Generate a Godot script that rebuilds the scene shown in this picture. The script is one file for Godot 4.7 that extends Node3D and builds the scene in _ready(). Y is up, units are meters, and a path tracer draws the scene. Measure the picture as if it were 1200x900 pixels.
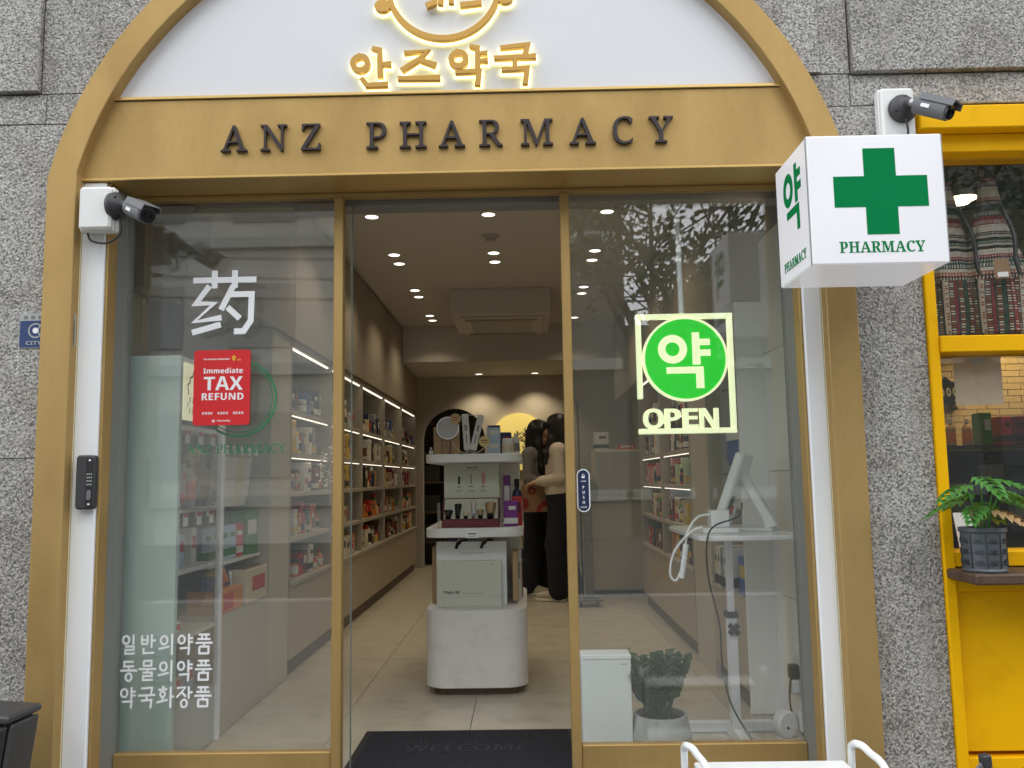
extends Node3D

# ---------------------------------------------------------------- mesh builder
class B:
	var v := PackedVector3Array()
	var n := PackedVector3Array()
	var u := PackedVector2Array()
	var x := Transform3D()
	func at(p: Vector3, rot := Vector3.ZERO) -> B:
		x = Transform3D(Basis.from_euler(rot), p)
		return self
	func tn(a: Vector3, b: Vector3, c: Vector3, na: Vector3, nb: Vector3, nc: Vector3, ua := Vector2.ZERO, ub := Vector2.ZERO, uc := Vector2.ZERO) -> void:
		v.append_array(PackedVector3Array([x * a, x * c, x * b]))
		n.append_array(PackedVector3Array([(x.basis * na).normalized(), (x.basis * nc).normalized(), (x.basis * nb).normalized()]))
		u.append_array(PackedVector2Array([ua, uc, ub]))
	func tri(a: Vector3, b: Vector3, c: Vector3) -> void:
		var f := (b - a).cross(c - a)
		if f.length_squared() < 1e-18:
			return
		f = f.normalized()
		tn(a, b, c, f, f, f)
	func quad(a: Vector3, b: Vector3, c: Vector3, d: Vector3) -> void:
		tri(a, b, c)
		tri(a, c, d)
	func quad_uv(a: Vector3, b: Vector3, c: Vector3, d: Vector3) -> void:
		var f := (b - a).cross(c - a).normalized()
		tn(a, b, c, f, f, f, Vector2(0, 1), Vector2(1, 1), Vector2(1, 0))
		tn(a, c, d, f, f, f, Vector2(0, 1), Vector2(1, 0), Vector2(0, 0))
	func inset(p: PackedVector2Array, d: float) -> PackedVector2Array:
		var o := PackedVector2Array()
		var m := p.size()
		for i in m:
			var e0 := (p[i] - p[(i + m - 1) % m]).normalized()
			var e1 := (p[(i + 1) % m] - p[i]).normalized()
			var n0 := Vector2(-e0.y, e0.x)
			var n1 := Vector2(-e1.y, e1.x)
			var s := n0 + n1
			var q := maxf(0.35, 1.0 + n0.dot(n1))
			o.append(p[i] + s * (d / q))
		return o
	func prism(p0: PackedVector2Array, z0: float, z1: float, bev := 0.0) -> B:
		var p := p0
		if Geometry2D.is_polygon_clockwise(p):
			p = p.duplicate()
			p.reverse()
		var rings := []
		if bev > 0.0:
			var q := inset(p, bev)
			rings = [[q, z0], [p, z0 + bev], [p, z1 - bev], [q, z1]]
		else:
			rings = [[p, z0], [p, z1]]
		var m := p.size()
		for k in rings.size() - 1:
			var r0: PackedVector2Array = rings[k][0]
			var r1: PackedVector2Array = rings[k + 1][0]
			var a: float = rings[k][1]
			var b: float = rings[k + 1][1]
			for i in m:
				var j := (i + 1) % m
				quad(Vector3(r0[i].x, r0[i].y, a), Vector3(r0[j].x, r0[j].y, a), Vector3(r1[j].x, r1[j].y, b), Vector3(r1[i].x, r1[i].y, b))
		var last: PackedVector2Array = rings[-1][0]
		var t := Geometry2D.triangulate_polygon(last)
		for i in range(0, t.size(), 3):
			var a2 := last[t[i]]
			var b2 := last[t[i + 1]]
			var c2 := last[t[i + 2]]
			if (b2 - a2).cross(c2 - a2) < 0:
				var w := b2
				b2 = c2
				c2 = w
			tri(Vector3(a2.x, a2.y, z1), Vector3(b2.x, b2.y, z1), Vector3(c2.x, c2.y, z1))
			tri(Vector3(a2.x, a2.y, z0), Vector3(c2.x, c2.y, z0), Vector3(b2.x, b2.y, z0))
		return self
	func box(c: Vector3, s: Vector3, bev := 0.0) -> B:
		var h := s / 2.0
		var keep := x
		x = x * Transform3D(Basis(), c)
		if bev > 0.0:
			var e := minf(bev, minf(h.x, minf(h.y, h.z)) * 0.6)
			prism(PackedVector2Array([Vector2(-h.x + e, -h.y), Vector2(h.x - e, -h.y), Vector2(h.x, -h.y + e), Vector2(h.x, h.y - e), Vector2(h.x - e, h.y), Vector2(-h.x + e, h.y), Vector2(-h.x, h.y - e), Vector2(-h.x, -h.y + e)]), -h.z, h.z, e)
		else:
			prism(PackedVector2Array([Vector2(-h.x, -h.y), Vector2(h.x, -h.y), Vector2(h.x, h.y), Vector2(-h.x, h.y)]), -h.z, h.z)
		x = keep
		return self
	func span(a: Vector3, b: Vector3, bev := 0.0) -> B:
		return box((a + b) / 2.0, (b - a).abs(), bev)
	func tube(p: PackedVector3Array, r0: float, r1 := -1.0, sides := 8) -> B:
		if r1 < 0:
			r1 = r0
		var m := p.size()
		var up := Vector3(0.123, 0.94, 0.31).normalized()
		var pr := []
		var pd := []
		for i in m:
			var d := (p[mini(i + 1, m - 1)] - p[maxi(i - 1, 0)]).normalized()
			if absf(d.dot(up)) > 0.97:
				up = Vector3(0.9, 0.1, 0.4).normalized()
			var sx := up.cross(d).normalized()
			var sy := d.cross(sx)
			up = sy
			var r := lerpf(r0, r1, float(i) / maxf(1.0, m - 1))
			var ring := PackedVector3Array()
			var dirs := PackedVector3Array()
			for k in sides:
				var a := TAU * k / sides
				var q := sx * cos(a) + sy * sin(a)
				dirs.append(q)
				ring.append(p[i] + q * r)
			pr.append(ring)
			pd.append(dirs)
		for i in m - 1:
			for k in sides:
				var j := (k + 1) % sides
				tn(pr[i][k], pr[i][j], pr[i + 1][j], pd[i][k], pd[i][j], pd[i + 1][j])
				tn(pr[i][k], pr[i + 1][j], pr[i + 1][k], pd[i][k], pd[i + 1][j], pd[i + 1][k])
		for k in range(1, sides - 1):
			tri(pr[0][0], pr[0][k + 1], pr[0][k])
			tri(pr[m - 1][0], pr[m - 1][k], pr[m - 1][k + 1])
		return self
	func lathe(p: PackedVector2Array, sides := 20, sx := 1.0, sz := 1.0) -> B: # (radius, y) upwards
		for i in p.size() - 1:
			var e := (p[i + 1] - p[i]).normalized()
			for k in sides:
				var a0 := TAU * k / sides
				var a1 := TAU * (k + 1) / sides
				var d0 := Vector3(cos(a0) * sx, 0, -sin(a0) * sz)
				var d1 := Vector3(cos(a1) * sx, 0, -sin(a1) * sz)
				var n0 := Vector3(d0.x * e.y, -e.x, d0.z * e.y)
				var n1 := Vector3(d1.x * e.y, -e.x, d1.z * e.y)
				var a := d0 * p[i].x + Vector3(0, p[i].y, 0)
				var b := d1 * p[i].x + Vector3(0, p[i].y, 0)
				var c := d1 * p[i + 1].x + Vector3(0, p[i + 1].y, 0)
				var d := d0 * p[i + 1].x + Vector3(0, p[i + 1].y, 0)
				if p[i].x > 1e-6:
					tn(a, b, c, n0, n1, n1)
				if p[i + 1].x > 1e-6:
					tn(a, c, d, n0, n1, n0)
		return self
	func annulus(c: Vector2, ri: Vector2, ro: Vector2, z0: float, z1: float, a0 := 0.0, a1 := TAU, seg := 32) -> B:
		for i in seg:
			var q0 := Vector2.from_angle(lerpf(a0, a1, float(i) / seg))
			var q1 := Vector2.from_angle(lerpf(a0, a1, float(i + 1) / seg))
			var i0 := c + q0 * ri
			var i1 := c + q1 * ri
			var o0 := c + q0 * ro
			var o1 := c + q1 * ro
			var f := func(p: Vector2, z: float) -> Vector3: return Vector3(p.x, p.y, z)
			quad(f.call(o0, z0), f.call(o1, z0), f.call(o1, z1), f.call(o0, z1))
			if ri.x > 1e-5:
				quad(f.call(i1, z0), f.call(i0, z0), f.call(i0, z1), f.call(i1, z1))
				quad(f.call(i0, z1), f.call(o0, z1), f.call(o1, z1), f.call(i1, z1))
				quad(f.call(o0, z0), f.call(i0, z0), f.call(i1, z0), f.call(o1, z0))
			else:
				tri(f.call(c, z1), f.call(o0, z1), f.call(o1, z1))
				tri(f.call(c, z0), f.call(o1, z0), f.call(o0, z0))
			if i == 0 and a1 - a0 < TAU - 0.01:
				quad(f.call(i0, z0), f.call(o0, z0), f.call(o0, z1), f.call(i0, z1))
			if i == seg - 1 and a1 - a0 < TAU - 0.01:
				quad(f.call(o1, z0), f.call(i1, z0), f.call(i1, z1), f.call(o1, z1))
		return self
	func stroke(p: PackedVector2Array, w: float, z0: float, z1: float, w1 := -1.0, bev := 0.0) -> B:
		var m := p.size()
		var l := PackedVector2Array()
		var r := PackedVector2Array()
		for i in m:
			var d0 := (p[i] - p[maxi(i - 1, 0)]).normalized() if i > 0 else (p[1] - p[0]).normalized()
			var d1 := (p[mini(i + 1, m - 1)] - p[i]).normalized() if i < m - 1 else d0
			var n0 := Vector2(-d0.y, d0.x)
			var n1 := Vector2(-d1.y, d1.x)
			var h := (w if w1 < 0 else lerpf(w, w1, float(i) / (m - 1))) / 2.0
			var s := (n0 + n1) * (h / maxf(0.5, 1.0 + n0.dot(n1)))
			l.append(p[i] + s)
			r.append(p[i] - s)
		var o := r.duplicate()
		l.reverse()
		o.append_array(l)
		return prism(o, z0, z1, bev)
	func mesh() -> ArrayMesh:
		var a := []
		a.resize(Mesh.ARRAY_MAX)
		a[Mesh.ARRAY_VERTEX] = v
		a[Mesh.ARRAY_NORMAL] = n
		a[Mesh.ARRAY_TEX_UV] = u
		var m := ArrayMesh.new()
		m.add_surface_from_arrays(Mesh.PRIMITIVE_TRIANGLES, a)
		return m

	# a smooth field of tapered capsules [a, b, ra, rb], meshed as surface nets
	func field(bones: Array, cell: float, k: float) -> B:
		var lo := Vector3(1e9, 1e9, 1e9)
		var hi := -lo
		for q in bones:
			for e in 2:
				var r: Vector3 = Vector3.ONE * (q[2 + e] + 2.5 * cell)
				lo = lo.min(q[e] - r)
				hi = hi.max(q[e] + r)
		var nx := int((hi.x - lo.x) / cell) + 2
		var ny := int((hi.y - lo.y) / cell) + 2
		var nz := int((hi.z - lo.z) / cell) + 2
		var g := PackedFloat32Array()
		g.resize(nx * ny * nz)
		g.fill(9.0)
		for q in bones:
			var a: Vector3 = q[0]
			var b: Vector3 = q[1]
			var ra: float = q[2]
			var rb: float = q[3]
			var ab := b - a
			var l2 := maxf(ab.length_squared(), 1e-9)
			var rr := Vector3.ONE * (maxf(ra, rb) + k + 2.0 * cell)
			var s := ((a.min(b) - rr - lo) / cell).max(Vector3.ZERO)
			var t := ((a.max(b) + rr - lo) / cell).min(Vector3(nx - 1, ny - 1, nz - 1))
			for zz in range(int(s.z), int(t.z) + 1):
				for yy in range(int(s.y), int(t.y) + 1):
					var row := (zz * ny + yy) * nx
					for xx in range(int(s.x), int(t.x) + 1):
						var p := lo + Vector3(xx, yy, zz) * cell
						var f := clampf((p - a).dot(ab) / l2, 0.0, 1.0)
						var d := p.distance_to(a + ab * f) - lerpf(ra, rb, f)
						var o := g[row + xx]
						var h := maxf(k - absf(o - d), 0.0) / k
						g[row + xx] = minf(o, d) - h * h * k * 0.25
		var id := PackedInt32Array()
		id.resize(nx * ny * nz)
		id.fill(-1)
		var pts := PackedVector3Array()
		var nrm := PackedVector3Array()
		var off := [0, 1, nx, nx + 1, nx * ny, nx * ny + 1, nx * ny + nx, nx * ny + nx + 1]
		var edges := [[0, 1], [2, 3], [4, 5], [6, 7], [0, 2], [1, 3], [4, 6], [5, 7], [0, 4], [1, 5], [2, 6], [3, 7]]
		for zz in nz - 1:
			for yy in ny - 1:
				for xx in nx - 1:
					var at0 := (zz * ny + yy) * nx + xx
					var inside := 0
					for e in 8:
						if g[at0 + off[e]] < 0:
							inside += 1
					if inside == 0 or inside == 8:
						continue
					var sum := Vector3.ZERO
					var cnt := 0
					for e in edges:
						var d0 := g[at0 + off[e[0]]]
						var d1 := g[at0 + off[e[1]]]
						if (d0 < 0) != (d1 < 0):
							var f := d0 / (d0 - d1)
							var c0 := Vector3(e[0] & 1, (e[0] >> 1) & 1, e[0] >> 2)
							var c1 := Vector3(e[1] & 1, (e[1] >> 1) & 1, e[1] >> 2)
							sum += c0.lerp(c1, f)
							cnt += 1
					id[at0] = pts.size()
					pts.append(lo + (Vector3(xx, yy, zz) + sum / cnt) * cell)
					var gx := g[at0 + 1] + g[at0 + off[3]] + g[at0 + off[5]] + g[at0 + off[7]] - g[at0] - g[at0 + off[2]] - g[at0 + off[4]] - g[at0 + off[6]]
					var gy := g[at0 + off[2]] + g[at0 + off[3]] + g[at0 + off[6]] + g[at0 + off[7]] - g[at0] - g[at0 + off[1]] - g[at0 + off[4]] - g[at0 + off[5]]
					var gz := g[at0 + off[4]] + g[at0 + off[5]] + g[at0 + off[6]] + g[at0 + off[7]] - g[at0] - g[at0 + off[1]] - g[at0 + off[2]] - g[at0 + off[3]]
					nrm.append(Vector3(gx, gy, gz).normalized())
		var sx := 1
		var sy := nx
		var sz := nx * ny
		for zz in range(1, nz - 1):
			for yy in range(1, ny - 1):
				for xx in range(1, nx - 1):
					var at0 := (zz * ny + yy) * nx + xx
					var neg := g[at0] < 0
					for ax in 3:
						var st: int = [sx, sy, sz][ax]
						if (g[at0 + st] < 0) == neg:
							continue
						var p1: int = [sy, sz, sx][ax]
						var p2: int = [sz, sx, sy][ax]
						var q := [id[at0 - p1 - p2], id[at0 - p2], id[at0], id[at0 - p1]]
						if q[0] < 0 or q[1] < 0 or q[2] < 0 or q[3] < 0:
							continue
						if not neg:
							q.reverse()
						tn(pts[q[0]], pts[q[1]], pts[q[2]], nrm[q[0]], nrm[q[1]], nrm[q[2]])
						tn(pts[q[0]], pts[q[2]], pts[q[3]], nrm[q[0]], nrm[q[2]], nrm[q[3]])
		return self

# ---------------------------------------------------------------- naming and tagging
var used := {}
var M := {}
var rng := RandomNumberGenerator.new()
var serif: SystemFont
var serif_bold: SystemFont
var sans: SystemFont
var sans_bold: SystemFont

func put(o: Node3D, called: String, parent: Node) -> void:
	var key := str(parent.get_instance_id()) + called
	var k: int = used.get(key, 0)
	used[key] = k + 1
	o.name = called if k == 0 else "%s_%03d" % [called, k]
	parent.add_child(o, true)

func tag(o: Node, label: String, category: String, group := "") -> void:
	o.set_meta("label", label)
	o.set_meta("category", category)
	if group:
		o.set_meta("group", group)

func thing(called: String, label: String, category: String, pos := Vector3.ZERO, group := "") -> Node3D:
	var o := Node3D.new()
	put(o, called, self)
	o.position = pos
	tag(o, label, category, group)
	return o

func obj(called: String, b: B, m: Material, parent: Node = self, kind := "") -> MeshInstance3D:
	var o := MeshInstance3D.new()
	o.mesh = b.mesh()
	o.material_override = m
	put(o, called, parent)
	if kind:
		o.set_meta("kind", kind)
	return o

func shared(called: String, mesh: Mesh, m: Material, parent: Node, t := Transform3D()) -> MeshInstance3D:
	var o := MeshInstance3D.new()
	o.mesh = mesh
	o.material_override = m
	o.transform = t
	put(o, called, parent)
	return o

func struct(called: String) -> Node3D:
	var o := Node3D.new()
	put(o, called, self)
	o.set_meta("kind", "structure")
	return o

func lin(r: float, g: float, b: float, a := 1.0) -> Color:
	var c := Color(r, g, b).linear_to_srgb()
	c.a = a
	return c

func mat(r: float, g: float, b: float, rough := 0.6, metal := 0.0) -> StandardMaterial3D:
	var m := StandardMaterial3D.new()
	m.albedo_color = lin(r, g, b)
	m.roughness = rough
	m.metallic = metal
	return m

func glow(r: float, g: float, b: float, e: float) -> StandardMaterial3D:
	var m := mat(r * 0.8, g * 0.8, b * 0.8, 0.4)
	m.emission_enabled = true
	m.emission = lin(r, g, b)
	m.emission_energy_multiplier = e
	return m

func noise(freq: float, ramp: Array, size := 512, type := FastNoiseLite.TYPE_SIMPLEX, oct := 3, sd := 1, normal := 0.0) -> NoiseTexture2D:
	var f := FastNoiseLite.new()
	f.noise_type = type
	f.frequency = freq
	f.fractal_octaves = oct
	f.seed = sd
	if type == FastNoiseLite.TYPE_CELLULAR:
		f.cellular_return_type = FastNoiseLite.RETURN_CELL_VALUE
		f.fractal_type = FastNoiseLite.FRACTAL_NONE
	var t := NoiseTexture2D.new()
	t.width = size
	t.height = size
	t.seamless = true
	t.noise = f
	if normal > 0.0:
		t.as_normal_map = true
		t.bump_strength = normal
	elif ramp:
		var gr := Gradient.new()
		var of := PackedFloat32Array()
		var cs := PackedColorArray()
		for q in ramp:
			of.append(q[0])
			cs.append(lin(q[1], q[2], q[3]))
		gr.offsets = of
		gr.colors = cs
		t.color_ramp = gr
	return t

func tri_tex(m: StandardMaterial3D, per_metre: float) -> void:
	m.uv1_triplanar = true
	m.uv1_world_triplanar = true
	m.uv1_scale = Vector3.ONE * per_metre

func text(called: String, s: String, font: Font, h: float, centre: Vector3, depth: float, m: Material, parent: Node, basis := Basis(), w := 0.0) -> MeshInstance3D:
	var t := TextMesh.new()
	t.text = s
	t.font = font
	t.font_size = 64
	t.pixel_size = 0.01
	t.curve_step = 2.0
	var o := MeshInstance3D.new()
	var bx: AABB
	t.depth = 0.01
	bx = t.get_aabb()
	var k := h / bx.size.y
	var kx := w / bx.size.x if w > 0.0 else k
	t.depth = depth / k
	bx = t.get_aabb()
	o.mesh = t
	var bs := basis * Basis.from_scale(Vector3(kx, k, k))
	o.transform = Transform3D(bs, centre - bs * bx.get_center())
	o.material_override = m
	put(o, called, parent)
	return o

# Korean and Chinese writing from strokes in a 100 x 100 box, y down; "o" entries are rings (cx, cy, r)
const GLYPHS := {
	"il": ["o 30 28 18", "72 4 72 50", "26 58 74 58 74 74 28 74 28 92 82 90"],
	"ban": ["14 8 14 50", "46 8 46 50", "14 29 46 29", "14 48 46 48", "70 3 70 66", "70 32 94 32", "25 66 25 90 86 88"],
	"ui": ["o 34 32 19", "4 72 66 60", "80 3 80 99"],
	"yak": ["o 28 30 18", "70 3 70 60", "70 24 94 24", "70 41 94 41", "18 70 72 67 68 100"],
	"pum": ["18 8 82 8", "38 8 38 28", "62 8 62 28", "12 29 88 29", "1 46 99 46", "50 46 50 62", "24 63 76 63 76 97", "24 63 24 94 76 94"],
	"dong": ["76 8 24 8 24 29 80 29", "50 30 50 46", "1 48 99 48", "o 50 78 17"],
	"mul": ["28 5 72 5 72 30", "28 5 28 27 72 27", "1 42 99 42", "50 42 50 57", "24 58 76 58 76 74 26 74 26 92 82 91"],
	"guk": ["16 10 80 7 75 38", "1 42 99 40", "50 42 50 62", "18 65 78 62 73 100"],
	"hwa": ["28 3 44 6", "8 17 60 14", "o 34 37 13", "34 50 34 66", "1 74 64 62", "80 3 80 99", "80 48 99 48"],
	"jang": ["8 10 56 7 34 30 6 52", "34 28 60 50", "76 3 76 58", "76 30 98 30", "o 50 80 17"],
	"medicine": ["0 15 100 15", "34 0 34 28", "66 0 66 28", "26 24 5 52 34 52 3 80 46 74", "0 97 45 85", "64 24 45 62", "58 38 93 38 92 80 81 96 66 96", "55 58 75 76"],
}

func glyph(b: B, key: String, at0: Vector2, size: Vector2, w: float, z: float, depth: float) -> void:
	var k := 0
	for s in GLYPHS[key]:
		var q: PackedStringArray = s.split(" ")
		var d := depth + 0.00012 * k
		k += 1
		if q[0] == "o":
			var c := at0 + Vector2(float(q[1]), -float(q[2])) * size / 100.0
			var r := float(q[3]) * size / 100.0
			b.annulus(c, r - Vector2.ONE * w * 0.5, r + Vector2.ONE * w * 0.5, z, z + d, 0, TAU, 22)
		else:
			var p := PackedVector2Array()
			for i in range(0, q.size(), 2):
				p.append(at0 + Vector2(float(q[i]), -float(q[i + 1])) * size / 100.0)
			b.stroke(p, w, z, z + d)

func arc_poly(c: Vector2, r: float, y0: float, seg := 48) -> PackedVector2Array:
	# from the right springing over the top to the left springing
	var a := asin((y0 - c.y) / r)
	var p := PackedVector2Array()
	for i in seg + 1:
		p.append(c + Vector2.from_angle(lerpf(a, PI - a, float(i) / seg)) * r)
	return p

func round_rect(w: float, h: float, r: float, seg := 5) -> PackedVector2Array:
	var p := PackedVector2Array()
	for q in 4:
		var c := Vector2((w / 2 - r) * (1 if q in [0, 3] else -1), (h / 2 - r) * (1 if q < 2 else -1))
		for i in seg + 1:
			p.append(c + Vector2.from_angle(PI / 2 * (q + float(i) / seg)) * r)
	return p

# ---------------------------------------------------------------- materials
func materials() -> void:
	serif = SystemFont.new()
	serif.font_names = PackedStringArray(["Droid Serif"])
	serif_bold = SystemFont.new()
	serif_bold.font_names = PackedStringArray(["Droid Serif"])
	serif_bold.font_weight = 700
	sans = SystemFont.new()
	sans.font_names = PackedStringArray(["Droid Sans"])
	sans_bold = SystemFont.new()
	sans_bold.font_names = PackedStringArray(["Droid Sans"])
	sans_bold.font_weight = 700

	for k in 5:
		var g := mat(1, 1, 1, 0.62)
		var t: float = [1.08, 1.0, 1.14, 1.12, 1.05][k]
		g.albedo_texture = noise(0.15, [[0.0, 0.10 * t, 0.098 * t, 0.095 * t], [0.16, 0.155 * t, 0.151 * t, 0.145 * t], [0.34, 0.24 * t, 0.232 * t, 0.220 * t], [0.6, 0.33 * t, 0.32 * t, 0.303 * t], [0.85, 0.385 * t, 0.370 * t, 0.346 * t], [1.0, 0.47 * t, 0.45 * t, 0.42 * t]], 1024, FastNoiseLite.TYPE_CELLULAR, 1, 11 + k)
		g.detail_enabled = true
		g.detail_albedo = noise(0.006, [[0.0, 0.76, 0.74, 0.71], [0.4, 0.94, 0.93, 0.91], [0.7, 1.0, 1.0, 1.0], [1.0, 1.0, 1.0, 1.0]], 512, FastNoiseLite.TYPE_SIMPLEX, 4, 31 + k)
		g.detail_blend_mode = BaseMaterial3D.BLEND_MODE_MUL
		g.normal_enabled = true
		g.normal_texture = noise(0.11, [], 512, FastNoiseLite.TYPE_SIMPLEX, 3, 41, 4.0)
		g.normal_scale = 0.5
		tri_tex(g, 1.15)
		M["granite%d" % k] = g

	var gold := mat(0.485, 0.335, 0.137, 0.42, 0.82)
	gold.roughness = 1.0
	gold.roughness_texture = noise(0.006, [[0.0, 0.30, 0.30, 0.30], [1.0, 0.50, 0.50, 0.50]], 512, FastNoiseLite.TYPE_SIMPLEX, 4, 5)
	gold.albedo_texture = noise(0.004, [[0.0, 0.80, 0.77, 0.72], [0.4, 0.92, 0.91, 0.89], [0.7, 0.98, 0.98, 0.97], [1.0, 1.0, 1.0, 1.0]], 512, FastNoiseLite.TYPE_SIMPLEX, 5, 6)
	gold.detail_enabled = true
	gold.detail_albedo = noise(0.05, [[0.0, 0.90, 0.89, 0.87], [0.3, 0.98, 0.98, 0.98], [1.0, 1.0, 1.0, 1.0]], 512, FastNoiseLite.TYPE_SIMPLEX, 5, 16)
	gold.detail_blend_mode = BaseMaterial3D.BLEND_MODE_MUL
	tri_tex(gold, 0.7)
	gold.uv1_scale = Vector3(0.9, 0.45, 0.9)
	M.gold = gold
	M.gold_sign = mat(0.44, 0.25, 0.055, 0.38, 0.5)
	M.gold_line = mat(0.62, 0.42, 0.15, 0.3, 0.6)
	M.white_board = mat(0.64, 0.65, 0.68, 0.35)
	M.white_board.roughness = 0.3
	M.white_paint = mat(0.76, 0.78, 0.80, 0.4)
	M.cream_edge = mat(0.72, 0.66, 0.45, 0.5)
	M.white_plastic = mat(0.72, 0.73, 0.72, 0.4)
	M.white_gloss = mat(0.78, 0.8, 0.8, 0.25)
	M.letter_dark = mat(0.028, 0.018, 0.02, 0.35, 0.2)
	M.halo = glow(1.0, 0.93, 0.42, 2.2)
	var gl := mat(0.62, 0.70, 0.66, 0.0)
	gl.albedo_color = lin(0.45, 0.54, 0.48, 0.016)
	gl.transparency = BaseMaterial3D.TRANSPARENCY_ALPHA
	M.glass = gl
	M.glass_edge = mat(0.15, 0.18, 0.165, 0.3)
	M.gasket = mat(0.16, 0.165, 0.15, 0.5)
	M.dark_metal = mat(0.06, 0.06, 0.065, 0.4, 0.3)
	M.cam_grey = mat(0.13, 0.135, 0.145, 0.45)
	M.cam_dark = mat(0.035, 0.035, 0.038, 0.5)
	M.black = mat(0.012, 0.012, 0.014, 0.45)
	M.lens = mat(0.005, 0.005, 0.008, 0.05)
	M.green = mat(0.0, 0.20, 0.058, 0.7)
	M.green.metallic_specular = 0.2
	M.sign_white = glow(0.94, 0.94, 1.0, 0.24)
	M.sign_white.albedo_color = lin(0.60, 0.60, 0.63)
	M.sign_white.roughness = 0.18
	M.neon_cream = glow(0.90, 0.98, 0.60, 0.60)
	M.neon_green = glow(0.0, 0.56, 0.012, 0.60)
	M.vinyl_white = mat(0.80, 0.82, 0.85, 0.5)
	M.sticker_red = mat(0.60, 0.014, 0.018, 0.4)
	M.sticker_yellow = mat(0.8, 0.5, 0.02, 0.5)
	M.navy = mat(0.012, 0.022, 0.075, 0.4)
	M.plaque_blue = mat(0.022, 0.05, 0.15, 0.4)
	M.plaque_grey = mat(0.36, 0.38, 0.38, 0.4)
	var yel := mat(0.86, 0.46, 0.001, 0.55)
	yel.metallic_specular = 0.25
	yel.albedo_texture = noise(0.01, [[0.0, 0.86, 0.84, 0.80], [0.35, 0.97, 0.965, 0.96], [1.0, 1.0, 1.0, 1.0]], 512, FastNoiseLite.TYPE_SIMPLEX, 5, 8)
	tri_tex(yel, 0.8)
	M.yellow = yel
	var wd := mat(0.11, 0.068, 0.045, 0.5)
	wd.albedo_texture = noise(0.02, [[0.0, 0.55, 0.5, 0.45], [1.0, 1.0, 1.0, 1.0]], 256, FastNoiseLite.TYPE_SIMPLEX, 4, 9)
	tri_tex(wd, 2.0)
	M.wood_dark = wd
	# interior
	M.ceiling = mat(0.60, 0.57, 0.53, 0.9)
	M.wall_taupe = mat(0.50, 0.455, 0.375, 0.85)
	M.wall_panel = mat(0.33, 0.28, 0.22, 0.7)
	M.cabinet = mat(0.42, 0.35, 0.27, 0.55)
	M.shelf = mat(0.38, 0.34, 0.285, 0.55)
	M.shelf_back = mat(0.34, 0.30, 0.25, 0.7)
	M.kick = mat(0.10, 0.07, 0.045, 0.5)
	for k in 3:
		var ft := mat(0.56, 0.53, 0.46, 0.3)
		var q: float = [1.0, 0.96, 1.03][k]
		ft.albedo_color = lin(0.53 * q, 0.49 * q, 0.41 * q)
		ft.albedo_texture = noise(0.008, [[0.0, 0.78, 0.76, 0.72], [0.4, 0.94, 0.93, 0.91], [1.0, 1.0, 1.0, 1.0]], 512, FastNoiseLite.TYPE_SIMPLEX, 5, 60 + k)
		tri_tex(ft, 0.8)
		M["tile%d" % k] = ft
	M.grout = mat(0.17, 0.14, 0.10, 0.9)
	var matt := mat(0.018, 0.018, 0.030, 0.95)
	matt.albedo_texture = noise(0.12, [[0.0, 0.4, 0.4, 0.42], [0.5, 0.9, 0.9, 0.95], [1.0, 1.0, 1.0, 1.0]], 512, FastNoiseLite.TYPE_SIMPLEX, 3, 70)
	matt.normal_enabled = true
	matt.normal_texture = noise(0.15, [], 512, FastNoiseLite.TYPE_SIMPLEX, 2, 71, 8.0)
	tri_tex(matt, 2.0)
	M.mat = matt
	M.mat_edge = mat(0.014, 0.014, 0.018, 0.7)
	var isl := mat(0.80, 0.79, 0.77, 0.6)
	isl.albedo_texture = noise(0.012, [[0.0, 0.87, 0.865, 0.855], [0.4, 0.97, 0.97, 0.97], [1.0, 1.0, 1.0, 1.0]], 512, FastNoiseLite.TYPE_SIMPLEX, 5, 72)
	tri_tex(isl, 1.0)
	M.island = isl
	M.lamp = glow(1.0, 0.93, 0.78, 2.6)
	M.strip = glow(1.0, 0.92, 0.76, 1.3)
	M.frost = mat(0.50, 0.64, 0.59, 0.35)
	M.tile_white = mat(0.84, 0.84, 0.82, 0.3)
	M.skin = mat(0.50, 0.29, 0.20, 0.55)
	M.hair = mat(0.012, 0.009, 0.009, 0.45)
	M.blouse = mat(0.62, 0.54, 0.46, 0.85)
	M.trousers = mat(0.012, 0.014, 0.022, 0.9)
	M.shoe = mat(0.5, 0.47, 0.40, 0.6)
	M.sole = mat(0.7, 0.68, 0.6, 0.6)
	M.kraft = mat(0.26, 0.155, 0.085, 0.8)
	M.bag_red = mat(0.24, 0.018, 0.022, 0.7)
	M.moon = glow(0.95, 0.75, 0.22, 0.34)
	M.leaf_dark = mat(0.02, 0.02, 0.012, 0.7)
	M.leaf = mat(0.022, 0.050, 0.016, 0.35)
	M.leaf.backlight_enabled = true
	M.leaf.backlight = lin(0.03, 0.07, 0.015)
	M.leaf_bright = mat(0.06, 0.20, 0.04, 0.35)
	M.leaf_bright.backlight_enabled = true
	M.leaf_bright.backlight = lin(0.05, 0.16, 0.02)
	M.soil = mat(0.03, 0.02, 0.014, 0.95)
	var conc := mat(0.40, 0.42, 0.40, 0.8)
	conc.albedo_texture = noise(0.02, [[0.0, 0.75, 0.75, 0.75], [1.0, 1.0, 1.0, 1.0]], 256, FastNoiseLite.TYPE_SIMPLEX, 5, 73)
	tri_tex(conc, 3.0)
	M.concrete = conc

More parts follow.
